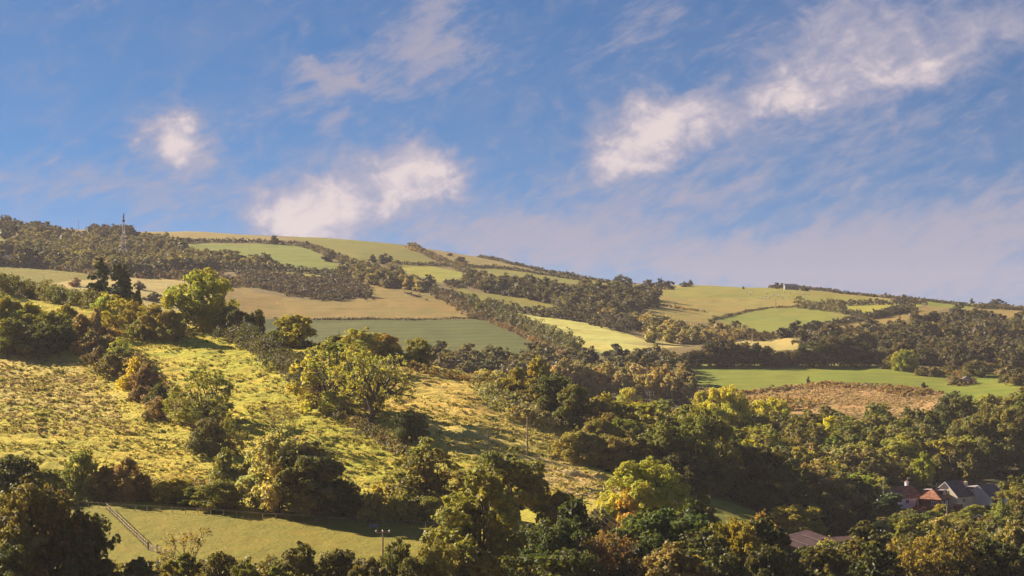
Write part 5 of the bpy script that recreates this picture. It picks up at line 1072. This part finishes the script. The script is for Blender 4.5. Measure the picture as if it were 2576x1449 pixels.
# ---- poles and wires
TOPS = {}
def pole(key, px, base, top, label, d=None, far=False, arms=1, armw=2.2, r=.16, mat=None, ins=3, az=0., hf=False):
    if d is None: d = hitf(px, base) if far else hitn(px, base)
    x, y, z = P(px, d); ztop = CAMZ + (HY - top) * d / F; h = max(4., ztop - z)
    o = empty('power_pole', (x, y, z), R(az)); tag(o, label, 'power pole', 'wooden poles of the overhead lines')
    offs = (-1.4, 1.4) if hf else (0,)
    for ox in offs: MB().tube([(ox, 0, -.6), (ox, 0, h * .5), (ox, 0, h)], [r, r * .85, r * .7], 7).build('pole', mat or MPOLE, o)
    P_ = []
    for k in range(arms):
        zz = h - .35 - k * 1.2; w_ = (armw if not hf else 4.6) / 2
        if arms: MB().box(-w_, w_, -.16 - .1, -.16 + .0, zz - .07, zz + .07).build('crossarm', MPOLE if not hf else MGAL, o)
        for i in range(ins):
            xi = -w_ * .92 + i * 2 * w_ * .92 / max(1, ins - 1)
            if k == 0 or not hf:
                MB().tube([(xi, -.21, zz + .072), (xi, -.21, zz + .20), (xi, -.21, zz + .34), (xi, -.21, zz + .42)], [.05, .11, .10, .04], 6).build('insulator', MCER, o)
            if k == 0: c, s_ = math.cos(R(az)), math.sin(R(az)); P_.append((x + xi * c + .21 * s_, y + xi * s_ - .21 * c, z + zz + .42))
    if not arms: P_ = [(x, y, z + h - .2)] * 3
    TOPS[key] = P_; return o
pole('paddock', 963, 1500, 1334, 'tall pinkish pole with white insulators standing in front of the paddock', armw=2.3, r=.17)
pole('foot', 1465, 1345, 1241, 'pole with double crossarm at the foot of the slope among dark trees', arms=2, armw=2.4, r=.2)
pole('slope', 1327, 1146, 1050, 'plain slim pole on the lower right of the tussocky slope', arms=0, r=.22)
pole('thick', 1535, 1058, 1005, 'leaning pole with single crossarm in the bramble bank', armw=2.6)
pole('twin', 1636, 1050, 986, 'pole with stacked pale crossarms at the edge of the valley wood', arms=2, armw=3.0, ins=4)
pole('thin', 1229, 1127, 1072, 'very thin pole in the middle of the tussocky slope', arms=0, r=.16)
pole('ridge1', 853, 872, 829, 'thin pole on the ridge left of the ridge clump', arms=0, r=.09); pole('ridge2', 976, 912, 866, 'thin pole on the ridge in front of the orange tinged tree', arms=0, r=.1)
pole('valley', 1263, 985, 921, 'pale pole with short arm in front of the dusky valley wood', far=True, armw=1.6, r=.13, mat=MCER, d=760.)
pole('tip', 1666, 890, 852, 'dark pole beside the tip of the pale yellow field', far=True, arms=0, r=.16)
pole('straw', 1892, 868, 839, 'pale pole on the small straw field', far=True, arms=0, r=.15, mat=MCER)
pole('wood', 2100, 885, 851, 'pale pole against the dark right hand wood', far=True, arms=0, r=.17, mat=MCER)
pole('hframe', 2203, 905, 877, 'twin legged pole frame against the dark right hand wood', far=True, hf=True, ins=3, r=.15, mat=MCER)
pole('hill', 1952, 777, 752, 'thin dark pole on the curved fence line of the right hill', far=True, arms=0, r=.14, mat=MWD)
pole('sky', 197, 586, 552, 'thin pole on the skyline at the top left', far=True, arms=1, armw=2.5, r=.14, mat=MWD); pole('field', 627, 630, 613, 'thin pole in the upper green field', far=True, arms=0, r=.13, mat=MWD); pole('rough', 111, 709, 690, 'thin pole in the left hand rough pasture', far=True, arms=0, r=.13, mat=MWD)
pole('barn', 2211, 1440, 1334, 'short pole with four white insulators right of the barn', armw=2.6, ins=4, r=.13, mat=MCER)
pole('thin_garden', 2382, 1345, 1273, 'pale slim pole below the middle bungalow', arms=0, r=.09, mat=MCER); pole('right', 2517, 1360, 1270, 'grey slim pole at the right of the houses', arms=0, r=.12)
pole('chim', 2222, 1290, 1205, 'white slim post at the left end of the bungalow row', arms=0, r=.08, mat=MCER)
def wires(a, b, label, sag=.02, offs=None, n=3, r=.014):
    o = None
    A, B = (TOPS[q] if isinstance(q, str) else q for q in (a, b))
    o = empty('power_line', A[0]); tag(o, label, 'power line', 'overhead wires')
    for i in range(n):
        p, q = np.array(A[i % len(A)]), np.array(B[i % len(B)])
        if n > 1 and len(set(map(tuple, A))) == 1: p = p + ((i - 1) * .5, 0, -.1 * i)
        if n > 1 and len(set(map(tuple, B))) == 1: q = q + ((i - 1) * .5, 0, -.1 * i)
        L = np.linalg.norm(q - p); pts = [p * (1 - s) + q * s - (0, 0, 4 * sag * L * s * (1 - s)) - np.array(A[0]) for s in np.linspace(0, 1, 14)]
        MB().tube(pts, r, 3).build('wire', MWIRE, o)
def pt(px, py, d): return at(px, d, py)
wires('foot', [pt(1588, 1358, 330.), pt(1600, 1352, 331.), pt(1610, 1346, 332.)], 'three wires sloping down to the right from the double armed pole')
wires('slope', [pt(1365, 1094, 545.), pt(1360, 1092, 548.), pt(1330, 1080, 550.)], 'stay wires on the slim slope pole', sag=0., n=2, r=.012)
wires('valley', [pt(1112, 914, 770.)], 'single pale wire running left from the pale valley pole', n=1, r=.05)
wires('ridge1', 'ridge2', 'single wire between the two thin ridge poles', n=1, r=.03); 
wires('thick', 'twin', 'wires between the leaning pole and the stacked arm pole', n=2, r=.025)
wires('hframe', [pt(2330, 910, 1110.), pt(2334, 907, 1112.), pt(2338, 912, 1110.)], 'wires running right from the twin legged frame', n=2, r=.04)

# ---- lattice mast
d = hitf(311, 664); x, y, z = P(311, d); top = CAMZ + (HY - 537) * d / F; H_ = top - z
o = empty('lattice_mast', (x, y, z), R(18)); tag(o, 'tall pinkish grey lattice radio mast with dark antennas rising from the far wood', 'radio mast')
def mw(u): return 3.1 * (1 - u / .62) + 1.05 * (u / .62) if u < .62 else 1.05 - .35 * (u - .62) / .2
LEV = [0, .08, .16, .24, .31, .38, .44, .50, .56, .62, .67, .72, .77, .82]
for sx_, sy_ in ((-1, -1), (1, -1), (1, 1), (-1, 1)): MB().tube([(sx_ * mw(u), sy_ * mw(u), u * H_) for u in LEV], [.20] * 10 + [.15] * 4, 5).build('leg', MGAL, o)
for f in range(4):
    c = [(-1, -1), (1, -1), (1, 1), (-1, 1)]; a, b = c[f], c[(f + 1) % 4]; mb = MB()
    for u0, u1 in zip(LEV[:-1], LEV[1:]):
        p = lambda q, u: (q[0] * mw(u), q[1] * mw(u), u * H_)
        for s_, e_ in ((p(a, u0), p(b, u1)), (p(b, u0), p(a, u1)), (p(a, u1), p(b, u1))): mb.tube([s_, e_], .08, 3)
    mb.build('lattice_panel', MGAL, o)
for u, w_ in ((.36, 2.6), (.52, 2.5), (.745, 1.7)): MB().box(-w_, w_, -w_, w_, u * H_, u * H_ + .15).build('platform', MGAL, o)
for u, sx_, sy_ in ((.47, -1.9, -1), (.49, -2.2, .6), (.47, -1., -2.), (.53, -1.7, -1.6), (.90, -.55, -.5)): MB().box(sx_ - .28, sx_ + .28, sy_ - .15, sy_ + .15, u * H_ - .1, u * H_ + 2.0).build('panel_antenna', MCER if u < .8 else MANT, o)
MB().tube([(-.2, -.1, .82 * H_), (0, 0, .90 * H_), (.1, 0, .905 * H_), (.15, 0, H_)], [.35, .42, .55, .48], 8).build('top_antenna', MANT, o)
MB().box(-1.2, 1.1, -.5, .5, .835 * H_, .875 * H_).build('equipment_box', MANT, o); MB().tube([(0, -2.1, .62 * H_), (0, -2.5, .62 * H_)], [.7, .6], 10).build('dish', MCER, o)

# ---- houses
def house(px, d, z0, rz, name, label, L, prof, wall, roofm, zb=-4., over=.25, hip=0., hip2=0., th=.16):
    """ridge along local x; prof = (y_left, z_left), (y_apex, z_apex), (y_right, z_right) with right = the -y side"""
    x, y = (px - CX) / F * d, d; o = empty(name, (x, y, CAMZ + z0), R(rz)); tag(o, label, 'house')
    (yl, zl), (ya, za), (yr, zr) = prof; x0, x1 = -L / 2, L / 2
    mb = MB()
    g0 = [(x0, yr, zb), (x0, yl, zb), (x0, yl, zl), (x0, ya, za), (x0, yr, zr)]; g1 = [(x1, p[1], p[2]) for p in g0]
    if hip: g0[3] = (x0, ya, min(zl, zr)); 
    if hip2: g1[3] = (x1, ya, min(zl, zr))
    mb.add(g0 + g1, [(0,1,2,3,4), (9,8,7,6,5), (0,4,9,5), (1,6,7,2)] ); mb.build('wall', wall, o)
    e = over
    def ext(y_, z_): k = (z_ - za) / (y_ - ya); s = 1 if y_ > ya else -1; return (y_ + s * e, z_ + k * s * e)
    (el, ezl), (er, ezr) = ext(yl, zl), ext(yr, zr); xa, xb = x0 + (hip - e if hip else -e), x1 - (hip2 - e if hip2 else -e)
    def slab(poly):
        p = np.array(poly, float) + (0, 0, th + .03); n_ = np.cross(p[1] - p[0], p[2] - p[0]); n_ = n_ if n_[2] > 0 else -n_
        return MB().slab([tuple(q) for q in p], n_, th)
    slab([(x0 - e, er, ezr), (x1 + e, er, ezr), (xb, ya - .01, za), (xa, ya - .01, za)]).build('roof', roofm, o)
    slab([(x0 - e, el, ezl), (xa, ya + .01, za), (xb, ya + .01, za), (x1 + e, el, ezl)]).build('roof', roofm, o)
    if hip: slab([(x0 - e - .01, er, ezr), (xa - .01, ya, za), (x0 - e - .01, el, ezl)]).build('roof', lit_hip_mat, o)
    if hip2: slab([(x1 + e + .01, er, ezr), (x1 + e + .01, el, ezl), (xb + .01, ya, za)]).build('roof', roofm, o)
    if not hip and name not in ('barn', 'lean_to'):   # barge boards
        for yy, zz in ((er, ezr), (el, ezl)):
            MB().slab([(x0 - e - .06, ya, za + .22), (x0 - e - .06, yy, zz + .22), (x0 - e - .06, yy, zz - .08), (x0 - e - .06, ya, za - .08)], (-1, 0, 0), .05).build('barge_board', MUPVC, o)
    return o
def window(o, axis, c, w_, h_, n=2, nm='window', off=.0):
    """frame + panes set on a wall; axis '-y' (front) or '-x' (gable)"""
    x, y, z = c; f = MB(); p = MB()
    def b(m, a0, a1, z0, z1, d0, d1):
        m.box(x + a0, x + a1, y - d1, y - d0, z + z0, z + z1) if axis == '-y' else m.box(x - d1, x - d0, y + a0, y + a1, z + z0, z + z1)
    b(f, -w_/2, w_/2, 0, .09, .0, .10); b(f, -w_/2, w_/2, h_ - .09, h_, .0, .10)
    for i in range(n + 1):
        q = -w_/2 + .045 + i * (w_ - .09) / n; b(f, q - .045, q + .045, .091, h_ - .091, .0, .10)
    b(p, -w_/2 + .01, w_/2 - .01, .02, h_ - .02, -.02, .04)
    fo = f.build(nm, MUPVC, o); p.build('pane', MGLASS, fo); return fo
def chimney(o, x, y, z0, z1, w_=.7, mat=None, pots=2):
    c = MB().box(x - w_/2, x + w_/2, y - w_*.4, y + w_*.4, z0, z1).box(x - w_/2 - .08, x + w_/2 + .08, y - w_*.4 - .08, y + w_*.4 + .08, z1 + .002, z1 + .16).build('chimney', mat or MCREAM, o)
    for i in range(pots): MB().tube([(x + (i - (pots-1)/2) * .34, y, z1 + .16), (x + (i - (pots-1)/2) * .34, y, z1 + .62)], [.13, .10], 7).build('chimney_pot', MTERRA, c)
ZB = -43.4
lit_hip_mat = MRED  # hip end facing the sun: sunlight put into a redder tile colour
h1 = house(2262, 560, ZB, 38, 'bungalow', 'leftmost house, a white bungalow with brown tiled roof and ridge chimney', 10.5, ((4.2, 2.6), (0, 5.55), (-4.2, 2.5)), MWHITE, MTILE)
chimney(h1, 3.6, .3, 4.9, 6.7, .9, MWHITE); window(h1, '-y', (4.0, -4.2, .9), 1.9, 1.4, 3); window(h1, '-y', (-1.4, -4.2, .9), 1.6, 1.2, 2)
MB().box(1.2, 2.1, -4.26, -4.2, -.1, 2.05).build('door', MUPVC, h1); window(h1, '-y', (2.65, -4.2, -.1), .6, 2.1, 1)
p = MB().slab([(-3.9, -2.3, 4.2), (-2.5, -2.3, 4.2), (-2.5, -3.2, 3.55), (-3.9, -3.2, 3.55)], (0, -.57, .82), .06).build('rooflight', MLIT, h1)
h2 = house(2353, 556, ZB - .1, 61, 'bungalow', 'bungalow with hipped brown tiled roof, its lit hip coloured redder, and flat topped dormers', 11.6, ((3.2, 2.75), (0, 5.3), (-3.4, 2.6)), MBRICK, MTILE, hip=3.0, hip2=3.0)
window(h2, '-y', (-4.2, -3.4, .8), 1.8, 1.3, 3); window(h2, '-y', (-1.4, -3.4, .8), 1.1, 1.3, 2); window(h2, '-y', (3.8, -3.4, .5), 3.0, 1.6, 5); window(h2, '-x', (-5.8, -1.6, .8), 2.0, 1.3, 3)
MB().box(-.2, .8, -3.46, -3.4, -.2, 2.0).build('door', MUPVC, h2)
dm = MB().box(-1.2, 2.0, -2.6, -.3, 3.3, 4.9).build('dormer', MBRICK, h2); MB().box(-1.35, 2.15, -2.75, -.2, 4.91, 5.05).build('dormer_roof', MFELT, dm); window(h2, '-y', (.4, -2.6, 3.65), 2.2, 1.1, 3, 'dormer_window')
dm = MB().box(-2.6, 1.4, .3, 2.8, 3.3, 5.05).build('dormer', MBRICK, h2); MB().box(-2.75, 1.55, .2, 2.95, 5.06, 5.2).build('dormer_roof', MFELT, dm)
h3 = house(2399, 562, ZB + .2, 46, 'gabled_house', 'cream gabled house with a steep dark slate roof', 9.0, ((2.4, 4.9), (0, 6.75), (-4.0, 2.6)), MCREAM, MSLATE)
window(h3, '-x', (-4.5, .15, 3.1), 1.7, 1.35, 3); window(h3, '-y', (-1., -4.0, .9), 1.5, 1.2, 2); chimney(h3, 4.1, -1.6, 3., 6.5, .9, MCREAM, 1)
h4 = house(2480, 566, ZB - .3, 48, 'gabled_house', 'pale grey gabled house with conservatory at the right end of the row', 9.5, ((4.1, 2.6), (0, 6.0), (-4.1, 2.5)), MGREY, MSLATE)
for k in range(2): MB().slab([(-2.6 + k * 1.9, -1.2, 5.15), (-1.7 + k * 1.9, -1.2, 5.15), (-1.7 + k * 1.9, -1.9, 4.55), (-2.6 + k * 1.9, -1.9, 4.55)], (0, -.65, .76), .07).build('rooflight', MLIT, h4)
dm = MB().box(-4.2, 2.4, .6, 4.3, 3.0, 5.45).build('dormer', MSLATE, h4); MB().box(-4.4, 2.6, .4, 4.5, 5.46, 5.6).build('dormer_roof', MFELT, dm)
cs = MB().box(-3.2, -.4, -6.0, -4.12, -.6, 2.2).build('conservatory', MGLASS, h4)
for q in (-3.2, -2.3, -1.3, -.4): MB().box(q - .05, q + .05, -6.06, -6.0, -.6, 2.2).build('frame', MUPVC, cs)
MB().box(-3.3, -.3, -6.1, -4.12, 2.21, 2.32).build('conservatory_roof', MUPVC, cs)
# aerials on the chimneys
for o_, (xx, yy, zz) in ((h1, (4.1, .3, 6.86)), (h2, (1.0, 0, 5.7))):
    MB().tube([(xx, yy, zz - .3), (xx, yy, zz + 1.2)], .025, 4).tube([(xx - .45, yy, zz + 1.1), (xx + .45, yy, zz + 1.1)], .02, 4).build('aerial', MGAL, o_)
# sheds and garden walls
def shed(px, d, ridge_py, rz, L, W_, hh, wall, roofm, label, name='shed'):
    zr = (HY - ridge_py) * d / F; return house(px, d, zr - hh - W_ * .3, rz, name, label, L, ((W_/2, hh), (0, hh + W_ * .3), (-W_/2, hh)), wall, roofm, over=.15, th=.08)
shed(2468, 500, 1294, 60, 3.2, 2.6, 2.2, MBRICK, MRED, 'small red roofed shed with a white bargeboard below the grey house'); shed(2560, 520, 1297, 60, 4.0, 3.2, 2.4, MGREY, MTILE, 'small brown roofed garage at the right edge', 'garage')
shed(8, 300, 1436, 20, 3.5, 2.4, 2.2, MBRICK, MRED, 'red roofed hut peeping out at the bottom left corner', 'hut')
shed(24, hitf(24, 660), 641, 70, 9, 6, 3., MGREY, MFELT, 'grey cottage half hidden in the far wood at the left', 'cottage')
x, y = (2410 - CX) / F * 548, 548.; o = empty('garden_wall', (x, y, CAMZ - 43.6), R(-20)); tag(o, 'dark red brick garden wall below the cream gabled house', 'garden wall')
MB().box(-1.3, 1.3, -.12, .12, -1.5, 1.5).build('wall', MDBR, o); MB().box(-1.35, 1.35, -.16, .16, 1.502, 1.6).build('coping', MBRICK, o)
for i, (px, py, w_) in enumerate([(2320, 1276, 2.4), (2358, 1277, 2.0), (2341, 1293, 1.6), (2384, 1292, 1.2)]):
    d = 545. - 12 * (i > 1); o = empty('terrace_wall', at(px, d, py + 4), R(-15 + 9 * i)); tag(o, ['terracotta terrace wall below the leftmost bungalow', 'terracotta terrace wall below the hipped bungalow', 'lower terracotta garden step left of the pale slim pole', 'lower terracotta garden step beside the pale slim pole'][i], 'garden wall', 'terraced garden walls')
    MB().box(-w_/2, w_/2, -.2, .2, -1.5, .35).build('wall', MTERRA, o); MB().box(-w_/2 - .05, w_/2 + .05, -.25, .25, .352, .45).build('coping', MBRICK, o)
tree('shrub_b', 2306, 1286, 1274, 20, (.17, .05, .06), 'pink flowering bush in front of the leftmost bungalow', cat='shrub', name='flowering_shrub', d=549.)
# ---- barn
zr = (HY - 1345) * 438 / F
o = house(1985, 438, zr - 6.2, 62, 'barn', 'long low barn with a purplish corrugated roof sunk among the trees', 24., ((8.5, 3.8), (0, 6.2), (-8.5, 3.8)), MDBR, MCORR, over=.4, th=.1); o['category'] = 'barn'
for k, xx in enumerate((-6.0, 3.5)): MB().slab([(xx, -1.6, 5.98), (xx + 1.0, -1.6, 5.98), (xx + 1.0, -6.6, 4.57), (xx, -6.6, 4.57)], (0, -.27, .96), .05).build('rooflight', MLIT, o)
o = house(2108, 436, (HY - 1351) * 436 / F - 4.2, 30, 'lean_to', 'low pale roofed outbuilding joined to the right of the barn', 7., ((2.5, 3.4), (0, 4.2), (-2.5, 3.4)), MDBR, MCORR, over=.2, th=.08); o['category'] = 'outbuilding'
MFARM = simple('lichened_wall', (.22, .19, .18), .9, .1, .5)
# ---- hilltop farmhouse
d = hitf(1990, 728) - 8
for px, L_, rz, lab, wm, rm, hh in ((1985, 10, 12, 'long low hilltop farmhouse on the skyline', MFARM, MFELT, 2.6), (2001, 7, 60, 'small gabled farm building right of the hilltop farmhouse', MFARM, MFELT, 2.6)):
    z_ = float(height(px, d)); w_ = 4.8; q = house(px, d, z_ + .4, rz, 'farmhouse' if L_ > 10 else 'farm_building', lab, L_, ((w_/2, hh), (0, hh + 2.2), (-w_/2, hh)), wm, rm, over=.3)
    window(q, '-y', (-1.5, -w_/2, 1.), 1.2, 1.1, 2); window(q, '-y', (1.8, -w_/2, 1.), 1.2, 1.1, 2)
# ---- rock outcrop
d = hitf(2432, 965); x, y, z = P(2422, d); g = np.random.default_rng(12); import bmesh
def rock(sx_, sy_, sz_, seed, n=3):
    bm = bmesh.new(); bmesh.ops.create_icosphere(bm, subdivisions=n, radius=1.); gg = np.random.default_rng(seed); a = gg.uniform(0, 6, 9)
    for v in bm.verts:
        c = v.co; k = 1 + .22 * math.sin(3 * c.x + a[0]) * math.sin(3 * c.y + a[1]) + .16 * math.sin(7 * c.z + a[2] + 2 * c.x) + .08 * math.sin(13 * c.x + a[3]) * math.sin(11 * c.y + a[4])
        v.co = (c.x * sx_ * k, c.y * sy_ * k, c.z * sz_ * k)
    me = bpy.data.meshes.new('rock'); bm.to_mesh(me); bm.free(); return me
me = rock(5.4, 5, 3.4, 3); me.materials.append(MROCK); o = link(bpy.data.objects.new('rock_outcrop', me)); o.location = (x + 1, y, z + .2); tag(o, 'rounded grey rock outcrop with scrub on it in the long green field', 'rock')
tree('thicket_0', 2405, 968, 947, 34, (.09, .075, .035), 'brown scrub growing over the left of the rock outcrop', cat='shrub', far=True)

# ---- grazing animals
def beast(L, H, bw, m, nm, headlow=True):
    mb = MB(); b = H * .62
    mb.tube([(-L*.5, 0, b), (-L*.46, 0, b + .02), (-L*.3, 0, b), (0, 0, b - .03 * H), (L*.25, 0, b), (L*.38, 0, b + .04)], [bw*.2, bw*.85, bw, bw*1.08, bw*.98, bw*.5], 8)
    hz_ = H * .18 if headlow else H * .95
    mb.tube([(L*.33, 0, b + .05), (L*.48, 0, b * (.8 if headlow else 1.25)), (L*.58, 0, hz_ + .12), (L*.66, 0, hz_)], [bw*.55, bw*.36, bw*.32, bw*.18], 6)
    for xx in (-L*.38, L*.28):
        for yy in (-bw*.5, bw*.5): mb.tube([(xx, yy, b), (xx + .02, yy, b * .5), (xx, yy, 0)], [bw*.32, bw*.16, bw*.12], 5)
    mb.tube([(-L*.5, 0, b + .05), (-L*.54, 0, b * .5)], [.05, .03], 4)
    me = bpy.data.meshes.new(nm); me.from_pydata(mb.v, [], mb.f); me.materials.append(m); return me
SH = beast(1.25, .9, .33, MSHEEP, 'sheep'); SH2 = beast(1.2, .9, .32, MSHEEP, 'sheep', False)
g = np.random.default_rng(44)
for i, (cx_, cy_) in enumerate([(1075,303),(1110,323),(1120,292),(1135,297),(1195,352),(1228,340),(1230,358),(1250,345),(1265,360),(1270,340),(1290,358),(1300,345),(1330,325),(1350,330),(1370,332),(1385,335),(1400,328),(1430,357),(1495,353),(1280,300),(1455,305),(1520,307),(1630,315),(1645,310),(1660,318),(1680,308),(1700,315),(1805,292),(1830,290),(1265,313),(1345,322)]):
    px, py = 1610 + cx_ / 4, 662 + cy_ / 4; d = hitf(px, py)
    o = link(bpy.data.objects.new('sheep', SH if i % 3 else SH2)); x, y, z = P(px, d); o.location = (x, y, z); o.rotation_euler = (0, 0, g.uniform(-.5, .5) + (math.pi if i % 2 else 0)); o.scale = (1.15,) * 3
    tag(o, 'white sheep grazing on the hilltop field below the farmhouse', 'sheep', 'flock of sheep on the hilltop field')
CW = [beast(2.4, 1.5, .42, m_, 'cow') for m_ in (MCOWD, MCOWB, MCOWW)]
for i, (cx_, cy_) in enumerate([(1935,805),(1950,812),(1965,818),(1985,812),(1995,825),(2000,832),(2015,830),(2030,838),(2050,840),(2055,850),(2070,825),(2080,848),(2145,880),(1590,783),(1610,872),(1535,875),(1150,887),(1105,885)]):
    px, py = 536.7 + cx_ / 4, 536.7 + cy_ / 4; d = hitf(px, py); k = [0, 2, 0, 1, 0, 0, 2, 0, 1][i % 9] if i < 13 else 0
    o = link(bpy.data.objects.new('cow', CW[k])); x, y, z = P(px, d); o.location = (x, y, z); o.rotation_euler = (0, 0, g.uniform(-.6, .6) + (math.pi if i % 2 else 0))
    if i < 12: lab, gr = ('black', 'red brown', 'cream')[k] + ' cow in the close herd on the tan field', 'herd of cattle on the tan field'
    else: lab, gr = ['cow alone just below the herd on the tan field', 'dark cow alone right of the gorse bank, higher of three', 'dark cow alone below the right tip of the gorse bank', 'dark cow left of another below the tip of the gorse bank', 'dark cow below the middle of the gorse bank', 'dark cow left of its neighbour below the middle of the gorse bank'][i - 12], 'herd of cattle on the tan field'
    tag(o, lab, 'cow', gr)
